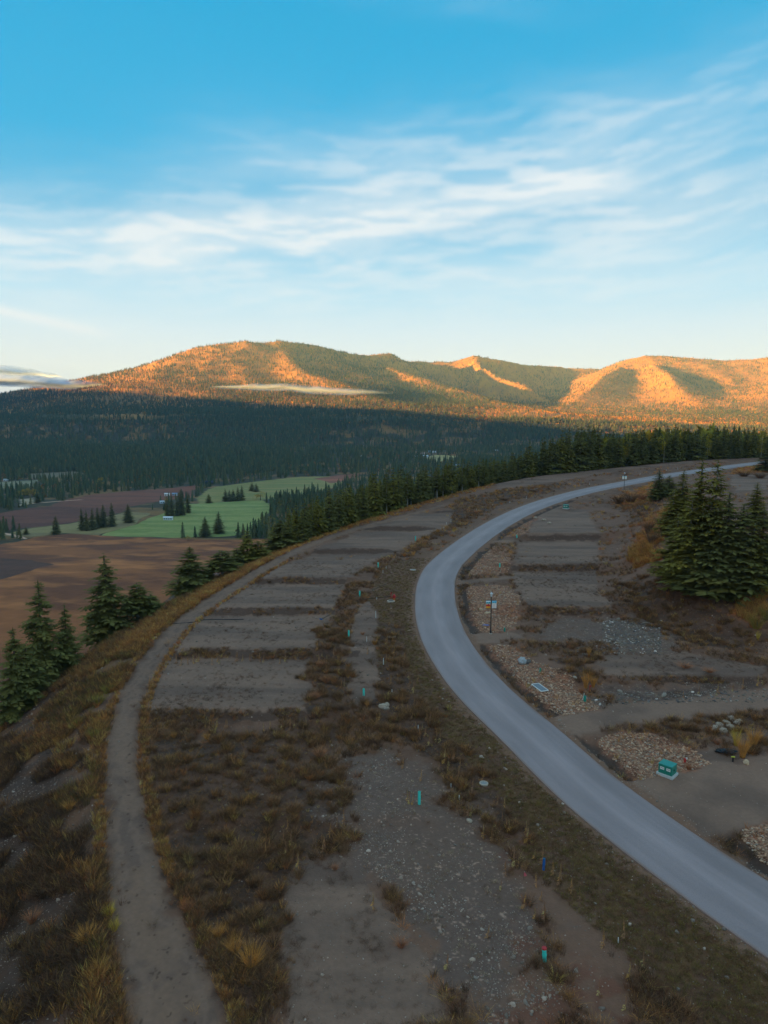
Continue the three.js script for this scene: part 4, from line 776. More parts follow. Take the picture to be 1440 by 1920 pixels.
// ------------------------------------------------------------------ weeds and shrubs one can count
{
  const stalkGeo = (() => { const a = new THREE.CylinderGeometry(.008, .016, 1, 5); a.translate(0, .5, 0); return a; })();
  const headGeo = (() => { const r = mulberry(8), pos = []; for (let i = 0; i < 46; i++) { const t = r(), a = r() * 6.283, q = .05 * (1.1 - t), y = .42 + .58 * t, w = .03; pos.push(Math.cos(a) * q * .2, y - .02, Math.sin(a) * q * .2, Math.cos(a) * q + w * .4, y + .03, Math.sin(a) * q, Math.cos(a + .5) * q, y + .06, Math.sin(a + .5) * q + w * .4); } return soup(pos); })();
  const leafGeo = (() => { const r = mulberry(9), pos = []; for (let i = 0; i < 16; i++) { const t = .05 + .4 * r(), a = r() * 6.283, l = .13 * (1 - t); pos.push(0, t, 0, Math.cos(a) * l - Math.sin(a) * .025, t - .02, Math.sin(a) * l + Math.cos(a) * .025, Math.cos(a) * l * 1.6, t - .09, Math.sin(a) * l * 1.6); } return soup(pos); })();
  const mats = [[.56, .28, .07], [.42, .20, .075], [.33, .16, .08], [.5, .34, .12]].map((c) => std(c, .95, { side: THREE.DoubleSide }));
  let first;
  const groups = [
    [[[505, 1592], [500, 1606], [532, 1580], [540, 1562], [546, 1588], [538, 1606], [604, 1584], [610, 1596], [604, 1604], [618, 1566], [632, 1556], [645, 1548], [548, 1618], [558, 1624], [560, 1630], [492, 1600]], 'dry golden weed stalk in the row at the lower edge of the weedy lot', 'weed stalks at the lower edge of the weedy lot'],
    [[[764, 1504], [768, 1506], [774, 1508], [790, 1464], [824, 1446], [878, 1532], [884, 1530], [906, 1572], [922, 1578], [700, 1706], [838, 1816], [914, 1760], [756, 1440], [706, 1360], [712, 1350], [750, 1376]], 'thin yellow weed stalk on the stony ground left of the road', 'weed stalks on the stony ground'],
    [[[966, 1624], [972, 1628], [1001, 1612], [1003, 1726], [1006, 1662], [1020, 1730], [1014, 1690], [1021, 1722], [1132, 1778], [1172, 1760], [1180, 1836], [1206, 1814], [1124, 1870], [1172, 1896], [983, 1704], [948, 1640], [940, 1668], [1048, 1660]], 'dry weed stalk in the brown strip between the stony ground and the mossy verge', 'weed stalks in the brown strip'],
    [[[598, 1246], [604, 1232], [614, 1240], [626, 1234], [640, 1290], [646, 1286], [612, 1260], [596, 1218], [688, 1330], [690, 1226], [636, 1260]], 'golden weed stalk in the scrub strip right of the grey lots', 'weed stalks in the scrub strip'],
    [[[1344, 1305], [1346, 1300], [1374, 1296], [1394, 1292], [1422, 1286], [1430, 1284], [1282, 1308], [1310, 1304]], 'dry weed stalk on the dark rubble bank above the driveway at the right', 'weed stalks on the rubble bank'],
    [[[288, 1290], [268, 1330], [275, 1310], [300, 1254], [313, 1246], [340, 1248], [352, 1246], [398, 1246], [262, 1388], [268, 1440], [266, 1470], [280, 1284]], 'pale weed stalk beside the right edge of the dirt track', 'weed stalks beside the dirt track'],
  ];
  { // more of them along the outer verge and among the stones
    const row = []; for (let k = 0; k < 64; k++) { const t = pr(), a = t < .5 ? [715, 1180, 800, 1380] : [800, 1380, 1080, 1690], u = (t % .5) * 2; row.push([lerp(a[0], a[2], u) + 44 * (pr() - .5), lerp(a[1], a[3], u) + 30 * (pr() - .5)]); }
    groups.push([row, 'thin dry tan weed stalk in the brown strip along the outer verge of the curve', 'weed stalks along the outer verge']);
    const bank = []; for (let k = 0; k < 30; k++) bank.push([300 + 280 * pr(), (k % 2 ? 1243 : 1366) + 8 * (pr() - .5) - .05 * 0]);
    groups.push([bank, 'short dry weed stalk on the low banks between the lowest grey lots', 'weed stalks on the low banks']);
  }
  for (const [list, label, group] of groups) for (const [px, py] of list) {
    const [x, d, y] = hit(px, py), h = 0.95 + .6 * pr();
    let t; if (!first) { t = first = new THREE.Group(); part('stem', stalkGeo, mats[2], t); part('seed_head', headGeo, mats[0], t); part('leaf', leafGeo, mats[1], t); } else { t = first.clone(); const k = Math.floor(pr() * 4); t.children[1].material = mats[k]; t.children[2].material = mats[(k + 1) % 4]; }
    t.userData = {}; addTop(t, 'weed_stalk'); t.position.set(x, y - .04, -d); t.rotation.set((pr() - .5) * .2, pr() * 6.3, (pr() - .5) * .2); t.scale.set(h * 1.25, h, h * 1.25); tag(t, label, 'weed', group);
  }
  const twig = (seed, n) => bladeTuft(seed, n, .16, 1, .009, .75);
  const shrubKinds = { gold: [twig(21, 230), [.62, .28, .06]], russet: [twig(22, 230), [.42, .16, .065]], brown: [twig(23, 260), [.19, .10, .055]], olive: [twig(24, 240), [.28, .21, .04]], yellow: [twig(25, 220), [.6, .40, .05]], grey: [twig(26, 260), [.24, .15, .09]] };
  const fol = {}, woody = (() => { const gs = []; const r = mulberry(77); for (let i = 0; i < 9; i++) { const g = new THREE.CylinderGeometry(.006, .014, .6, 4); g.translate(0, .3, 0); g.rotateZ((r() - .5) * 1.1); g.rotateY(r() * 6.3); gs.push(g); } return mergeGeometries(gs); })();
  const shrub = (kind, px, py, w, h, label, group) => { const [x, d, y] = hit(px, py), t = thing('shrub', [x, y - .06, -d], label, 'shrub', group); t.rotation.y = pr() * 6; t.scale.set(w, h, w); part('stems', woody, barkMat, t); part('foliage', shrubKinds[kind][0], fol[kind] ??= new THREE.MeshStandardMaterial({ color: new THREE.Color().setRGB(...shrubKinds[kind][1]), roughness: 1, side: THREE.DoubleSide, vertexColors: true }), t); };
  for (const a of [
    ['gold', 472, 1818, 1.5, 1.9, 'bright golden bush at the right edge of the dirt track near the photo bottom'], ['gold', 440, 1790, 1.1, 1.4, 'smaller golden bush left of the brightest one beside the dirt track'], ['gold', 410, 1760, .9, 1.2, 'low golden bush where the dirt track begins to narrow'], ['russet', 350, 1710, 1, 1, 'russet bush on the right edge of the dirt track'],
    ['gold', 162, 1768, 1.3, 1.3, 'orange bush on the slope left of the dirt track near the bottom'], ['gold', 130, 1520, 1.1, 1.1, 'orange bush half way up the slope left of the dirt track'], ['yellow', 205, 1720, .9, 1, 'yellow green bush at the left edge of the dirt track'], ['yellow', 215, 1745, .8, .9, 'little yellow bush just below the yellow green one at the track edge'], ['russet', 60, 1730, 1.2, 1, 'rust brown bush low on the slope at the left edge of the photo'],
    ['olive', 186, 1320, 1.7, 1.5, 'large olive bush beside the left edge of the dirt track'], ['olive', 200, 1300, 1.2, 1.3, 'olive bush behind the large one beside the dirt track'], ['olive', 148, 1360, 1.2, 1.1, 'olive yellow bush on the slope below the large olive bush'], ['olive', 176, 1385, 1.2, 1.4, 'olive bush hugging the left edge of the dirt track'],
    ['gold', 326, 1384, .7, .8, 'round orange tuft, left of two on the bank below the lowest grey lot'], ['gold', 388, 1386, .8, .8, 'round orange tuft, right of two on the bank below the lowest grey lot'],
    ['russet', 600, 1250, 1.2, .9, 'russet bush at the right corner of the second grey lot'], ['russet', 612, 1280, 1.3, 1, 'russet bush on the right edge of the lowest grey lot'], ['russet', 590, 1310, 1.4, .9, 'dark russet bush lower down the right edge of the lowest grey lot'], ['brown', 640, 1330, 1.5, .9, 'dark brown bush in the scrub strip below the grey strip'], ['gold', 688, 1326, .5, .9, 'yellow tuft below the lowest turquoise pipe of the grey strip'],
    ['russet', 600, 1420, 1.5, 1, 'brown bush at the upper right corner of the weedy lot'], ['russet', 628, 1630, .7, .5, 'single rusty tuft on bare dirt below the weedy lot'], ['russet', 752, 1775, 1, .7, 'rust brown mat beside the pale puddle like patch'], ['russet', 680, 1190, .7, .6, 'pinkish brown tuft right of the turquoise pipe on the grey strip'],
    ['gold', 1098, 1290, 1.1, 2.4, 'tall golden shrub on the gravel bed beside the driveway'], ['gold', 1112, 1288, .9, 1.7, 'shorter golden shrub right of the tall one on the gravel bed'], ['russet', 1090, 1300, .8, 1, 'russet tuft left of the leaning stake on the gravel bed'], ['gold', 1104, 1232, .6, 1.6, 'thin orange shrub above the tall golden one on the mound'],
    ['gold', 1392, 1420, 1.4, 2.6, 'tall golden clump beside the black bag at the right'], ['gold', 1412, 1400, 1.5, 2.4, 'golden clump behind the tall one beside the black bag'], ['yellow', 1380, 1398, 1, 2, 'yellowish clump left of the tall golden clump'], ['russet', 1292, 1442, .8, .7, 'red brown tuft beside the green transformer box'], ['russet', 1345, 1395, 1, .7, 'brown weeds among pale rubble above the black bag'],
    ['brown', 1160, 944, 5.5, 3.2, 'broad dark brown shrub bank below the far street lamp, left end'], ['brown', 1182, 942, 6, 3.8, 'broad dark brown shrub bank below the far street lamp, middle'], ['russet', 1205, 938, 5, 3, 'russet shrub at the right end of the bank below the far street lamp'],
    ['brown', 1216, 1000, 3, 3.4, 'dark brown shrub, upper of two against the left side of the fir clump'], ['brown', 1222, 1022, 3, 3.6, 'dark brown shrub, lower of two against the left side of the fir clump'], ['grey', 1238, 985, 3, 2.6, 'grey brown shrub behind the two dark ones by the fir clump'], ['gold', 1200, 1048, 2, 1.8, 'russet gold grass bush at the foot of the bank left of the firs'], ['gold', 1215, 1056, 2, 1.6, 'golden grass bush just left of the lowest firs'], ['gold', 1192, 1030, 2, 1.6, 'golden grass bush on the curve of the bank left of the firs'],
    ['olive', 1418, 1178, 2.4, 2.2, 'green yellow bush under the golden grass at the right edge of the photo'], ['olive', 1436, 1160, 2.2, 2.2, 'green yellow bush cut by the right edge of the photo'], ['gold', 1400, 1140, 2, 1.5, 'golden grass bush in front of the firs at the right edge'], ['gold', 1424, 1128, 2, 1.7, 'golden grass bush higher up at the right edge'], ['yellow', 1421, 1200, .7, 1.5, 'small bright yellow sapling on the bank at the right edge'], ['yellow', 1212, 956, 1.2, 1.4, 'bright yellow bush below the small firs'],
    ['russet', 1345, 875, 5, 2.2, 'russet shrub in the grass behind the fir clump'], ['brown', 1395, 893, 7, 2.4, 'long dark shrub row behind the fir clump at the right'], ['brown', 1425, 896, 7, 2.6, 'dark shrub row reaching the right edge behind the firs'],
    ['brown', 945, 938, 4.5, 1.2, 'dark brown scrub mound on the far lots, left of two'], ['brown', 1000, 922, 4, 1.1, 'dark brown scrub mound on the far lots, right of two'], ['russet', 893, 962, 2, 1, 'orange red bush on the far verge'], ['brown', 505, 1092, 1.3, .7, 'dark shrub on the third bank of the lots'],
    ['russet', 1285, 1252, 2, .7, 'flat russet mat on the dirt yard at the right, left of two'], ['russet', 1330, 1260, 1.6, .6, 'flat russet mat on the dirt yard at the right, right of two'],
  ]) shrub(...a);
}
// ------------------------------------------------------------------ pipes, stakes and other small things on the lots
const turq = std([.05, .62, .52], .45), tealDark = std([.015, .26, .19], .5), white = std([.72, .70, .66], .7), redPaint = std([.5, .02, .02], .5), concrete = std([.46, .37, .29], .9), steel = std([.02, .021, .023], .45, { metalness: .3 }), bluePaint = std([.02, .12, .36], .45), wood = std([.45, .36, .25], .85);
const tubeGeo = (r, h) => new THREE.LatheGeometry([[r * .82, .02], [r * .82, h], [r * .94, h + .008], [r, h - .01], [r, h * .5 + .05], [r * 1.12, h * .5 + .04], [r * 1.12, h * .5 - .04], [r, h * .5 - .05], [r, -.1]].map((p) => new THREE.Vector2(...p)), 18);
function pipe(px, py, hpx, mat, label, { cap, lean = 0, r = .125, group, category = 'pipe' } = {}) {
  const [x, d, y] = hit(px, py), h = hpx * d / F, t = thing('marker_pipe', [x, y, -d], label, category, group); t.rotation.z = lean;
  part('pipe', tubeGeo(r, h), mat, t);
  const lid = new THREE.CylinderGeometry(r * (cap ? 1.12 : .8), r * (cap ? 1.16 : .8), cap ? .09 : .03, 18); lid.translate(0, h - (cap ? .0 : .06), 0); part('cap', lid, cap || tealDark, t);
}
for (const a of [
  [786, 1508, 27, turq, 'tall turquoise pipe standing on the stony ground left of the road'], [1021, 1802, 29, turq, 'turquoise pipe with a red cap near the bottom of the photo', { cap: redPaint, lean: .05, r: .14 }],
  [682, 1304, 14, turq, 'turquoise pipe at the lower end of the grey strip'], [654, 1196, 15, turq, 'turquoise pipe at the right edge of the second grey lot'], [674.5, 1119, 11.5, turq, 'turquoise pipe left of the red hydrant'], [709, 1064, 9.5, turq, 'turquoise pipe at the corner of the fourth bank of the lots'], [779, 1014.5, 9.5, turq, 'turquoise pipe farthest up the lots left of the road'],
  [1019, 1631, 25, bluePaint, 'blue pipe in the brown strip beside the mossy verge', { r: .1, lean: -.03 }],
  [937, 1064, 8.5, turq, 'turquoise pipe on the upper gravel bed inside the curve'], [946, 1184, 7.5, tealDark, 'short green pipe beside the near street lamp'], [1013, 1260, 8, tealDark, 'short green pipe behind the grey panel on the gravel bed'], [1096.5, 1315, 11, tealDark, 'green pipe beside the leaning white stake on the gravel bed', { r: .16 }], [969, 1009, 6.5, turq, 'pale turquoise pipe by the topmost driveway'],
]) pipe(...a);
function stake(px, py, hpx, label, { group, lean = 0, mat = white, w = .055 } = {}) {
  const [x, d, y] = hit(px, py), h = hpx * d / F, t = thing('survey_stake', [x, y, -d], label, 'stake', group); t.rotation.z = lean; t.rotation.y = pr();
  const g = new THREE.CylinderGeometry(w * .75, w, h, 4); g.translate(0, h / 2 - .03, 0); part('post', g, mat, t);
  const c = new THREE.ConeGeometry(w * .75, w * 1.4, 4); c.translate(0, h + w * .7 - .03, 0); part('tip', c, mat, t);
}
const verge = 'short white stakes along the verge left of the road';
for (const a of [
  [719, 1246, 13, 'white stake beside the grey strip, second below the red hydrant'], [704.5, 1158, 13, 'white stake nearest below the red hydrant'], [687.5, 1203, 10, 'white stake on the grey strip right of a turquoise pipe'], [784, 1373, 15, 'white stake standing at the edge of the mossy verge, half way down the curve'], [724, 1067, 6, 'small white stake right of the turquoise pipe on the fourth bank'], [718, 1074, 6, 'tiny white stake in the middle of the lots above the hydrant'], [706.5, 1124, 5, 'tiny white stake where the black hose meets the grey strip'],
  [845.5, 1476, 8, 'thin white stake, left of three beside the round concrete lid'], [866, 1479, 6, 'thin white stake, middle of three beside the round concrete lid'], [861, 1500, 10, 'thin white stake, lowest of three beside the round concrete lid'], [1159, 1768, 12, 'white stake on the mossy verge near the bottom right'], [735, 1298, 6, 'small white stake above the pale boulders'],
  [845.5, 979.5, 6.5, 'white stake far up the lots, right of the farthest turquoise pipe'], [837, 983, 4, 'tiny white stake, middle of three far up the lots'], [832, 993.5, 5.5, 'white stake, lowest of three far up the lots'], [1105.5, 910, 5.5, 'white stake on the far lots left of the far street lamp'],
  ...[[956, 943], [987, 935], [924, 949], [1200, 891], [1249, 884], [1271, 880], [893, 958]].map(([x, y]) => [x, y, 4, 'tiny white stake on the distant verge beyond the curve of the road', { group: 'tiny stakes on the distant verge' }]),
  [1092, 1313, 14, 'white stake leaning against the green pipe on the gravel bed', { lean: -.3, w: .05 }], [951, 1191, 9, 'pale stake leaning beside the short green pipe near the street lamp', { lean: -.2, w: .04, mat: wood }], [938, 1073, 8, 'pale leaning stake below the turquoise pipe on the upper gravel bed', { lean: -.5, w: .05, mat: wood }],
]) stake(...a);
{ // red marker, pink flag, red stake
  let [x, d, y] = hit(1105.6, 1297); let t = thing('marker_stake', [x, y, -d], 'red stake beside the golden shrub on the gravel bed', 'stake'); let g = new THREE.BoxGeometry(.07, .85, .05); g.translate(0, .4, 0); part('post', g, redPaint, t); g = new THREE.BoxGeometry(.16, .12, .012); g.translate(.1, .74, 0); part('flag', g, redPaint, t);
  [x, d, y] = hit(982, 1650); t = thing('survey_flag', [x, y, -d], 'small pink flag left of the blue pipe', 'flag'); g = new THREE.CylinderGeometry(.012, .012, .6, 6); g.translate(0, .3, 0); part('wire', g, steel, t); const s = new THREE.Shape([[0, .3], [.24, .36], [.1, .62], [0, .62]].map((p) => new THREE.Vector2(...p))); part('flag', new THREE.ExtrudeGeometry(s, { depth: .012, bevelEnabled: false }), std([.62, .11, .12], .7, { side: THREE.DoubleSide }), t);
  [x, d, y] = hit(1284, 1430); t = thing('marker_stake', [x, y, -d], 'short red stake with a white tag beside the green transformer box', 'stake'); g = new THREE.BoxGeometry(.2, .5, .08); g.translate(0, .22, 0); part('post', g, redPaint, t); g = new THREE.BoxGeometry(.18, .2, .02); g.translate(.14, .46, .02); part('tag', g, white, t);
}
{ // fire hydrant with its marker post
  const [x, d, y] = hit(739, 1126), t = thing('fire_hydrant', [x, y, -d], 'red fire hydrant on the verge at the tightest part of the curve', 'hydrant'), lathe = (p, n = 16) => new THREE.LatheGeometry(p.map((q) => new THREE.Vector2(...q)), n);
  part('base', lathe([[0, 0], [.26, 0], [.26, .06], [.17, .08], [.17, .34], [.2, .36], [.2, .4], [.0, .4]]), std([.55, .16, .02], .5), t); part('barrel', lathe([[0, .4], [.17, .4], [.17, .82], [.23, .84], [.23, .9], [0, .9]]), redPaint, t); part('bonnet', lathe([[.21, .9], [.18, 1.02], [.1, 1.1], [.05, 1.12], [.05, 1.2], [0, 1.2]]), redPaint, t);
  for (const s of [-1, 1]) { const g = new THREE.CylinderGeometry(.1, .1, .16, 12); g.rotateZ(Math.PI / 2); g.translate(s * .24, .66, 0); const o = part('outlet', g, redPaint, t); const c = new THREE.CylinderGeometry(.075, .075, .05, 6); c.rotateZ(Math.PI / 2); c.translate(s * .34, .66, 0); part('outlet_cap', c, redPaint, o); }
  const g = new THREE.CylinderGeometry(.12, .12, .16, 12); g.rotateX(Math.PI / 2); g.translate(0, .62, .22); part('outlet', g, redPaint, t);
  const [x2, d2, y2] = hit(733, 1121), m = thing('marker_post', [x2, y2, -d2], 'thin red marker post left of the fire hydrant', 'post'), p = new THREE.CylinderGeometry(.045, .06, 1.0, 8); p.translate(0, .5, 0); part('post', p, redPaint, m); const f = new THREE.BoxGeometry(.2, .3, .02); f.translate(.06, .86, 0); part('plate', f, redPaint, m);
}
for (const [px, py, r, label] of [[733, 1127.5, .68, 'pale concrete ring lying in front of the fire hydrant'], [734, 1194, .62, 'round concrete lid in the grass between the hydrant and the road'], [907, 1470, .42, 'round concrete lid on the mossy verge beside three thin stakes'], [774, 1069, .6, 'flat pale concrete lid on the verge above the hydrant']]) {
  const [x, d, y] = hit(px, py), t = thing('manhole', [x, y + .03, -d], label, 'manhole'); part('ring', new THREE.LatheGeometry([[r * .72, -.1], [r * .72, .1], [r, .1], [r * 1.03, .07], [r * 1.03, -.2]].map((p) => new THREE.Vector2(...p)), 28), concrete, t);
  const c = new THREE.CylinderGeometry(r * .715, r * .715, .06, 24); c.translate(0, .05, 0); part('lid', c, px === 733 ? std([.12, .10, .09], .9) : std([.3, .29, .27], .9), t);
}
for (const [list, r, label] of [[[[602, 1162], [618, 1153], [640, 1142], [662, 1131], [685, 1124], [707, 1121], [733, 1119]], .05, 'black hose running from the second lot to the fire hydrant'], [[[322, 1170], [340, 1169], [362, 1167], [380, 1163], [400, 1162], [430, 1162], [457, 1161.5]], .06, 'black drain pipe lying across the dirt track onto the lot'], [[[680, 1116], [695, 1109], [710, 1101], [724, 1095]], .035, 'thin dark cable on the grey strip above the black hose']]) {
  const c = new THREE.CatmullRomCurve3(list.map((p) => { const [x, d, y] = hit(...p); return new THREE.Vector3(x, y + r * .8, -d); })); const g = thing('hose', [0, 0, 0], label, 'hose'); part('hose', new THREE.TubeGeometry(c, 60, r, 8), steel, g);
  if (r === .05) { const [x, d, y] = hit(602, 1162), e = new THREE.CylinderGeometry(.1, .1, .5, 12); e.rotateZ(Math.PI / 2 - .4); e.translate(x, y + .1, -d); part('coupling', e, bluePaint, g); }
}
function transformer(px, py, wide, turn, label) {
  const [x, d, y] = hit(px, py), t = thing('transformer_box', [x, y, -d], label, 'transformer'); t.rotation.y = turn;
  const W = wide, D = wide * .86, Hh = wide * .66, box = (w, h, dd, r) => new RoundedBoxGeometry(w, h, dd, 2, r);
  const slab = box(W * 1.22, .28, D * 1.22, .03); slab.translate(0, .08, 0); part('concrete_pad', slab, std([.5, .5, .47], .9), t);
  const green = std([.012, .20, .145], .42), b = box(W, Hh, D, .03); b.translate(0, .22 + Hh / 2, 0); const body = part('cabinet', b, green, t);
  const lid = box(W * 1.04, .09, D * 1.05, .03); lid.translate(0, .22 + Hh + .03, 0); part('lid', lid, std([.02, .25, .20], .4), t);
  for (const sx of [-.22, .24]) { const l = new THREE.BoxGeometry(W * .3, Hh * .3, .012); l.translate(sx * W, .22 + Hh * .62, D / 2 + .006); const s = part('label_plate', l, white, t); const k = new THREE.BoxGeometry(W * .2, Hh * .05, .006); k.translate(sx * W, .22 + Hh * .64, D / 2 + .015); part('print', k, steel, s); }
  const h = new THREE.BoxGeometry(.05, .16, .05); h.translate(W / 2 + .02, .22 + Hh * .55, .1); part('handle', h, steel, t);
  const seam = new THREE.BoxGeometry(.012, Hh * .9, .01); seam.translate(0, .22 + Hh * .47, D / 2 + .004); part('door_edge', seam, tealDark, t);
}
transformer(1251, 1452, 1.32, -.78, 'green transformer box with white labels on a concrete pad in the gravel bed');
transformer(1061, 954, 1.5, -.5, 'distant green transformer box beside the inner edge of the road');
{ // the flat framed panel
  const c = [[995, 1283.5], [1011, 1283], [1030, 1298], [1013, 1299.5]].map((p) => hit(...p)), cx = c.reduce((s, p) => s + p[0], 0) / 4, cd = c.reduce((s, p) => s + p[1], 0) / 4, cy = Math.max(...c.map((p) => p[2]));
  const W = Math.hypot(c[1][0] - c[0][0], c[1][1] - c[0][1]), Lg = Math.hypot(c[2][0] - c[1][0], c[2][1] - c[1][1]), a = Math.atan2(c[2][1] - c[1][1], c[2][0] - c[1][0]);
  const t = thing('panel', [cx, cy + .06, -cd], 'flat grey panel in a white frame lying on the gravel bed', 'panel'); t.rotation.y = a; t.rotation.x = 0.03;
  const g = new THREE.BoxGeometry(Lg - .1, .05, W - .1); part('sheet', g, std([.17, .19, .21], .6), t);
  for (const s of [-1, 1]) { part('frame', new THREE.BoxGeometry(Lg, .09, .09).translate(0, .012, s * (W / 2 - .045)), white, t); part('frame', new THREE.BoxGeometry(.09, .09, W - .18).translate(s * (Lg / 2 - .045), .012, 0), white, t); }
}
// street lamps with banners
function canvasTex(w, h, draw) { const cv = document.createElement('canvas'); cv.width = w; cv.height = h; draw(cv.getContext('2d'), w, h); const t = new THREE.CanvasTexture(cv); t.colorSpace = THREE.SRGBColorSpace; return t; }
const bannerA = canvasTex(128, 192, (c, w, h) => { c.fillStyle = '#8fd0e4'; c.fillRect(0, 0, w, h); c.fillStyle = '#eef2f0'; c.fillRect(0, 8, w, 26); c.fillStyle = '#1f8a92'; c.beginPath(); c.moveTo(0, 60); c.lineTo(30, 34); c.lineTo(60, 52); c.lineTo(96, 30); c.lineTo(128, 56); c.lineTo(128, 76); c.lineTo(0, 76); c.fill(); c.fillStyle = '#f0ead8'; c.fillRect(0, 76, w, 16); c.fillStyle = '#d9432a'; c.fillRect(0, 92, w, 54); c.fillStyle = '#b3261c'; c.beginPath(); c.arc(70, 108, 24, 0, 7); c.fill(); c.fillStyle = '#eda22c'; c.fillRect(0, 146, w, 46); });
const bannerB = canvasTex(128, 192, (c, w, h) => { c.fillStyle = '#e9dcd6'; c.fillRect(0, 0, w, h); c.fillStyle = '#7cc7e2'; c.fillRect(0, 0, w, 62); c.fillStyle = '#3b9cae'; c.beginPath(); c.moveTo(0, 62); c.lineTo(40, 34); c.lineTo(74, 58); c.lineTo(100, 40); c.lineTo(128, 62); c.fill(); c.fillStyle = '#c9b4ae'; for (const y of [86, 104, 122, 146, 164]) c.fillRect(16, y, 96 - (y % 5) * 8, 6); });
const bannerC = canvasTex(64, 96, (c, w, h) => { c.fillStyle = '#e6e2d8'; c.fillRect(0, 0, w, h); c.fillStyle = '#bcd3d8'; c.fillRect(0, 0, w, 22); });
function lamp(px, py, hpx, texs, label) {
  const [x, d, y] = hit(px, py), h = hpx * d / F, t = thing('street_lamp', [x, y, -d], label, 'street lamp'), k = h / 6.6, lat = (p, n = 14) => new THREE.LatheGeometry(p.map((q) => new THREE.Vector2(q[0], q[1] * k)), n);
  part('pole', lat([[0, 0], [.16, 0], [.16, .35], [.11, .45], [.09, .55], [.07, 3], [.055, 5.75], [.075, 5.8], [0, 5.8]]), steel, t);
  part('foot', lat([[0, -.3], [.24, -.3], [.24, .05], [.17, .12], [0, .12]]), concrete, t);
  const head = part('lantern', lat([[0, 5.8], [.1, 5.8], [.13, 5.86], [.13, 5.9], [0, 5.9]], 6), std([.5, .5, .52], .4), t);
  const frost = new THREE.MeshPhysicalMaterial({ color: 0xf4f4f2, roughness: .5, transmission: .4 }), pane = lat([[.11, 5.9], [.2, 6.28]], 6); part('pane', pane, frost, head);
  part('lantern_cap', lat([[.27, 6.28], [.25, 6.32], [.12, 6.44], [.05, 6.48], [.05, 6.54], [.0, 6.6]], 6), std([.55, .55, .57], .35, { metalness: .2 }), t);
  [-1, 1].forEach((s, i) => { for (const yy of [3.98, 5.22]) { const g = new THREE.CylinderGeometry(.022, .022, .8, 8); g.rotateZ(Math.PI / 2); g.translate(s * .4, yy * k, 0); part('bracket', g, steel, t); } const b = new THREE.BoxGeometry(.68, 1.18 * k, .02); b.translate(s * .45, 4.6 * k, 0); part('banner', b, [0, 1].map(() => 0) && new THREE.MeshStandardMaterial({ map: texs[i], roughness: .8 }), t); });
}
lamp(920, 1188, 83, [bannerA, bannerB], 'near black street lamp with a colourful banner and a pale banner, in the gravel bed');
lamp(1170, 919, 34, [bannerC, bannerC], 'far street lamp with two pale banners beside the far stretch of road');
// boulders and litter
const rockMats = { pale: std([.40, .30, .22], .9), white: std([.5, .42, .35], .85), blue: std([.36, .36, .36], .85), tan: std([.55, .38, .24], .9), dark: std([.12, .10, .09], .9), grey: std([.28, .22, .17], .9) };
const rockGeos = [41, 42, 43, 44].map((s) => pebble(s, 2, .16));
const boulder = (mat, px, py, sx, sy, sz, label, group) => { const [x, d, y] = hit(px, py), m = new THREE.Mesh(rockGeos[Math.floor(pr() * 4)], rockMats[mat]); addTop(m, 'boulder'); m.castShadow = m.receiveShadow = true; m.position.set(x, y + sy * .35, -d); m.scale.set(sx, sy, sz); m.rotation.y = pr() * 6; tag(m, label, 'rock', group); };
for (const a of [
  ['pale', 718, 1327, .55, .45, .5, 'largest pale boulder of the small pile in the scrub left of the verge'], ['pale', 725, 1324, .4, .4, .35, 'pale boulder on the right of the small pile in the scrub'], ['grey', 722, 1330, .3, .25, .3, 'small grey stone at the front of the pale boulder pile'], ['pale', 727, 1329, .22, .2, .2, 'small pale stone at the right foot of the pale boulder pile'],
  ['blue', 979, 1243, .75, .75, .6, 'white and blue grey boulder on the gravel bed inside the curve'], ['dark', 989, 1243, .55, .45, .5, 'dark boulder right of the blue grey boulder'], ['tan', 902, 1144, .35, .35, .3, 'cream rock left of the near street lamp'], ['tan', 914, 1150, .6, .25, .3, 'long cream slab beside the foot of the near street lamp'],
  ['grey', 1160, 1162, .3, .3, .3, 'yellowish stone at the lower corner of the grey pad inside the curve'], ['pale', 1063, 1258, .3, .25, .3, 'pale stone on the mound behind the grey panel, left of two'], ['pale', 1078, 1271, .38, .22, .25, 'pale stone on the mound behind the grey panel, right of two'], ['grey', 1162, 1298, .35, .3, .3, 'grey stone at the top of the rubble bank by the driveway'], ['grey', 1245, 1304, .7, .25, .3, 'flat grey slab on the rubble bank by the driveway'],
  ['pale', 902, 1420, .22, .2, .2, 'pale stone at the outer edge of the road, half way along the straight part'], ['pale', 880, 1540, .3, .2, .25, 'pale stone on the stony ground right of the tall turquoise pipe'], ['tan', 1399, 1432, .3, .4, .3, 'tan stone under the tall golden clump at the right'],
  ...[[1340, 1368], [1350, 1362], [1362, 1358], [1372, 1350], [1356, 1372], [1368, 1365], [1384, 1356]].map(([x, y]) => ['pale', x, y, .5 + .3 * pr(), .4, .45, 'pale rubble block of the heap above the black bag at the right', 'rubble blocks above the black bag']),
  ...[[1030, 982], [1020, 976], [1004, 972]].map(([x, y]) => ['pale', x, y, .7, .5, .5, 'pale block in the row beside the far curve of the road', 'pale blocks beside the far curve']),
]) boulder(...a);
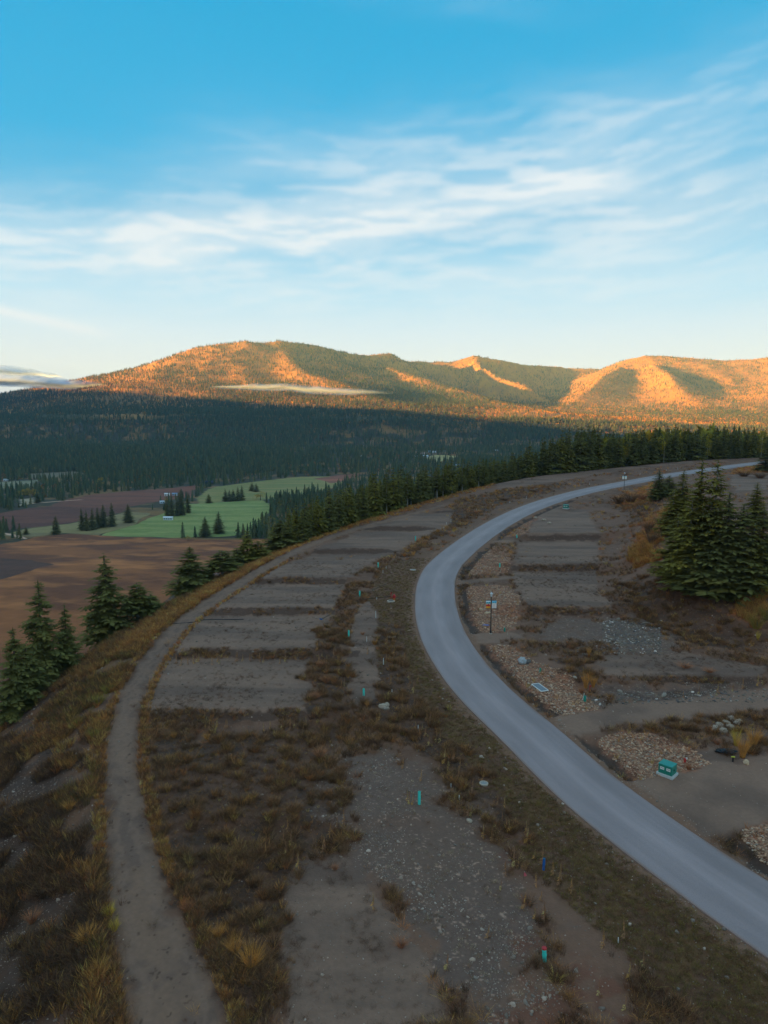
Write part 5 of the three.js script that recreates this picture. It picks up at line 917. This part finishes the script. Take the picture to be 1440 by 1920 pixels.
{ // crumpled black bag, blue scrap, small yellow cone
  const lump = (name, px, py, s, mat, label, cat) => { const g = pebble(61 + px, 3, .1), p = g.attributes.position; for (let i = 0; i < p.count; i++) { const x = p.getX(i), y = p.getY(i), z = p.getZ(i), k = 1 + .25 * Math.sin(5 * x + 2 * z) * Math.cos(4 * y + 3 * z) + .12 * Math.sin(11 * x - 7 * z + 5 * y); p.setXYZ(i, x * k, y * k, z * k); } g.computeVertexNormals(); const [x, d, y] = hit(px, py), m = new THREE.Mesh(g, mat); addTop(m, name); m.position.set(x, y + s[1] * .5, -d); m.scale.set(...s); tag(m, label, cat); m.castShadow = m.receiveShadow = true; };
  lump('plastic_bag', 1362, 1411, [.95, .32, .5], std([.008, .009, .012], .35), 'crumpled black bag lying at the foot of the tall golden clump', 'bag');
  lump('tarpaulin', 912, 1173, [.5, .14, .3], std([.16, .17, .36], .6), 'blue violet scrap of tarpaulin left of the foot of the near street lamp', 'tarpaulin');
  const [x, d, y] = hit(1374, 1428), t = thing('marker_post', [x, y, -d], 'short dark post with a yellow collar below the black bag', 'post'); part('post', new THREE.CylinderGeometry(.07, .09, .5, 10).translate(0, .2, 0), steel, t); part('collar', new THREE.TorusGeometry(.14, .06, 8, 18).rotateX(1.2).translate(0, .5, 0), std([.5, .5, .04], .6), t);
}
{ // dark rubble at the cut bank inside the curve
  const list = []; for (let i = 0; i < 3400; i++) { const q = pr(), px = q < .55 ? 1130 + 110 * pr() : q < .75 ? 1100 + 340 * pr() : 1080 + 160 * pr(), py = q < .55 ? 1158 + 50 * pr() : q < .75 ? 1290 + 24 * pr() + (1440 - px) * .02 : 1200 + 30 * pr(), [x, d] = P(px, py), s = .04 + .16 * pr() ** 4, k = .5 + .9 * pr(); list.push({ x, y: land(x, d) + s * .2, z: -d, r: pr() * 6, s: [s * (1 + pr()), s, s], c: (pr() < .1 ? [.55, .45, .38] : pr() < .4 ? [.15, .12, .11] : [.21, .16, .12]).map((v) => v * k) }); }
  scatter('rubble', pebble(3), stoneMat, list, 'dark broken rock on the cut banks inside the curve', 'rubble');
}
// ------------------------------------------------------------------ farm buildings
const glassDark = std([.03, .04, .05], .2);
function house(name, px, py, wpx, dep, wallH, turn, wallC, roofC, label, win = 2, pitch = .5) {
  const [x, d, y] = hit(px, py, 3200), W = wpx * d / F, t = thing(name, [x, y, -d], label, name === 'shed' || name === 'barn' ? name : 'house'); t.rotation.y = turn;
  const D = W * dep, rise = D / 2 * pitch, s = new THREE.Shape([[-D / 2, -1], [D / 2, -1], [D / 2, wallH], [0, wallH + rise], [-D / 2, wallH]].map((p) => new THREE.Vector2(...p)));
  const g = new THREE.ExtrudeGeometry(s, { depth: W, bevelEnabled: false }); g.translate(0, 0, -W / 2); g.rotateY(Math.PI / 2); part('wall', g, std(wallC, .85), t);
  const e = .45, sl = Math.atan2(rise, D / 2), ln = Math.hypot(D / 2, rise) + e;
  for (const q of [-1, 1]) { const r = new THREE.BoxGeometry(W + 2 * e, .22, ln); r.translate(0, .12, q * ln / 2); r.rotateX(q * sl); r.translate(0, wallH + rise, 0); part('roof', r, std(roofC, .7), t); }
  for (let i = 0; i < win; i++) { const xx = ((i + .5) / win - .5) * W, b = new THREE.BoxGeometry(Math.min(1.6, W / win * .5), wallH * .4, .1); b.translate(xx, wallH * .52, D / 2 + .02); part(i === Math.floor(win / 2) && win > 2 ? 'door' : 'window', b, glassDark, t); }
}
house('shed', 315.5, 975, 17, .35, 3.2, -.05, [.7, .72, .74], [.78, .80, .82], 'long low white shed on the green field in front of the farm trees', 4);
house('house', 304, 944, 8, .7, 3, .5, [.55, .62, .7], [.6, .66, .72], 'pale blue farmhouse left of the orange tree');
house('house', 313.5, 930, 9, .6, 3.5, .1, [.7, .68, .64], [.75, .75, .76], 'white roofed farmhouse above the orange tree');
house('house', 328, 929, 9, .6, 3, -.2, [.4, .45, .5], [.25, .36, .52], 'blue roofed farmhouse behind the farm trees');
house('barn', 390, 907.5, 20, .45, 4, .05, [.02, .03, .06], [.015, .025, .06], 'dark navy barn at the wood edge beyond the ploughed field', 3);
house('house', 795, 853, 14, .5, 4, .1, [.35, .3, .28], [.42, .28, .24], 'long house with a reddish roof left of the far green clearing', 4);
house('house', 797, 857.5, 12, .5, 3.5, -.3, [.5, .55, .6], [.5, .58, .66], 'pale grey roofed house in front of the long house by the far clearing', 3);
house('house', 780, 857.5, 4, .8, 3, .2, [.7, .7, .7], [.7, .7, .72], 'tiny white hut left of the houses by the far clearing', 1);
house('house', 814, 849, 6, .7, 3.5, .4, [.65, .62, .62], [.5, .5, .56], 'small white house at the back of the far green clearing');
house('house', 806, 848, 5, .7, 3, -.2, [.3, .42, .55], [.3, .44, .6], 'small blue roofed house at the back of the far clearing');
house('house', 855, 876, 13, .6, 4, -.6, [.62, .38, .2], [.36, .40, .46], 'house with an orange timber gable and grey roof just above the dense belt', 3);
house('house', 884, 872.5, 8, .8, 4, .5, [.62, .55, .52], [.40, .36, .38], 'gabled house right of the orange timber house above the belt', 2, 1.1);
house('house', 897, 869.5, 6, .8, 4, -.2, [.66, .66, .68], [.55, .58, .64], 'white house at the right end of the row above the belt');
house('house', 677, 856.5, 5, .6, 3, .1, [.75, .72, .72], [.75, .7, .7], 'lone white house in the woods left of the far clearing');
house('house', 12, 902, 9, .5, 3, .1, [.6, .62, .64], [.5, .52, .55], 'white house beside the far pale field at the left edge');
house('shed', 930, 846, 6, .6, 3, .3, [.6, .66, .7], [.6, .66, .7], 'pale shed in the valley woods right of the far clearing', 1);
// ------------------------------------------------------------------ banks of morning mist
function mist(name, stations, thick, deep, alpha, label, seed) { // stations: [px, py, depth]
  const nu = 70, nv = 20, p = [], c = [], ix = [], ends = new THREE.CatmullRomCurve3(stations.map(([px, py, d]) => { const [x, y] = high(px, py, d); return new THREE.Vector3(x, y, -d); }));
  for (let i = 0; i <= nu; i++) {
    const u = i / nu, o = ends.getPoint(u), tap = Math.pow(Math.sin(Math.PI * clamp(u, .0, 1)), .6), w = thick * (.55 + .9 * fbm(u * 7, seed, 3)) * (tap + .03), lift = thick * .5 * (fbm(u * 9 + 3, seed + 5, 3) - .5);
    for (let j = 0; j < nv; j++) {
      const a = j / nv * 6.283, n = .8 + .45 * fbm(u * 24, j * .35 + seed, 2);
      p.push(o.x, o.y + lift + Math.sin(a) * w * (Math.sin(a) > 0 ? n : .8), o.z + Math.cos(a) * deep * tap);
      c.push(1, 1, 1, alpha * Math.pow(Math.abs(Math.cos(a)), 1.7) * sstep(0, .18, u) * sstep(0, .22, 1 - u) * (.45 + 1.0 * fbm(u * 13 + 9, j * .25, 3)));
    }
    if (i) for (let j = 0; j < nv; j++) { const k = (i - 1) * nv + j, l = (i - 1) * nv + (j + 1) % nv; ix.push(k, l, l + nv, k, l + nv, k + nv); }
  }
  const g = new THREE.BufferGeometry(); g.setAttribute('position', new THREE.Float32BufferAttribute(p, 3)); g.setAttribute('color', new THREE.Float32BufferAttribute(c, 4)); g.setIndex(ix); g.computeVertexNormals();
  const m = new THREE.Mesh(g, new THREE.MeshStandardMaterial({ color: new THREE.Color().setRGB(.46, .58, .74), roughness: 1, vertexColors: true, transparent: true, side: THREE.DoubleSide })); addTop(m, name); tag(m, label, 'mist');
}
const behind = (px, py) => { const [, d] = hit(px, py, 6000); return d; };
{
  const base = [[385, 727], [450, 726], [520, 727], [590, 731], [660, 735], [745, 737]]; const dd = Math.min(...base.map((b) => behind(b[0], b[1] + 8))) - 60;
  mist('mist_cloud', base.map(([x, y]) => [x, y, dd]), 7.5 * dd / F, 70, .42, 'thin white streak of mist lying across the middle of the mountain', 3);
  mist('mist_cloud', [[-160, 716, 3300], [-60, 714, 3320], [20, 716, 3340], [90, 720, 3360], [150, 722, 3380], [215, 727, 3400]], 13 * 3300 / F, 160, .8, 'grey bank of mist at the left end of the mountain', 11);
  mist('mist_cloud', [[-220, 692, 5200], [-100, 695, 5200], [0, 697, 5200], [60, 701, 5200], [120, 708, 5200]], 9 * 5200 / F, 300, .5, 'bluish cloud layer beyond the mist at the far left horizon', 23);
}

renderer.render(scene, camera);
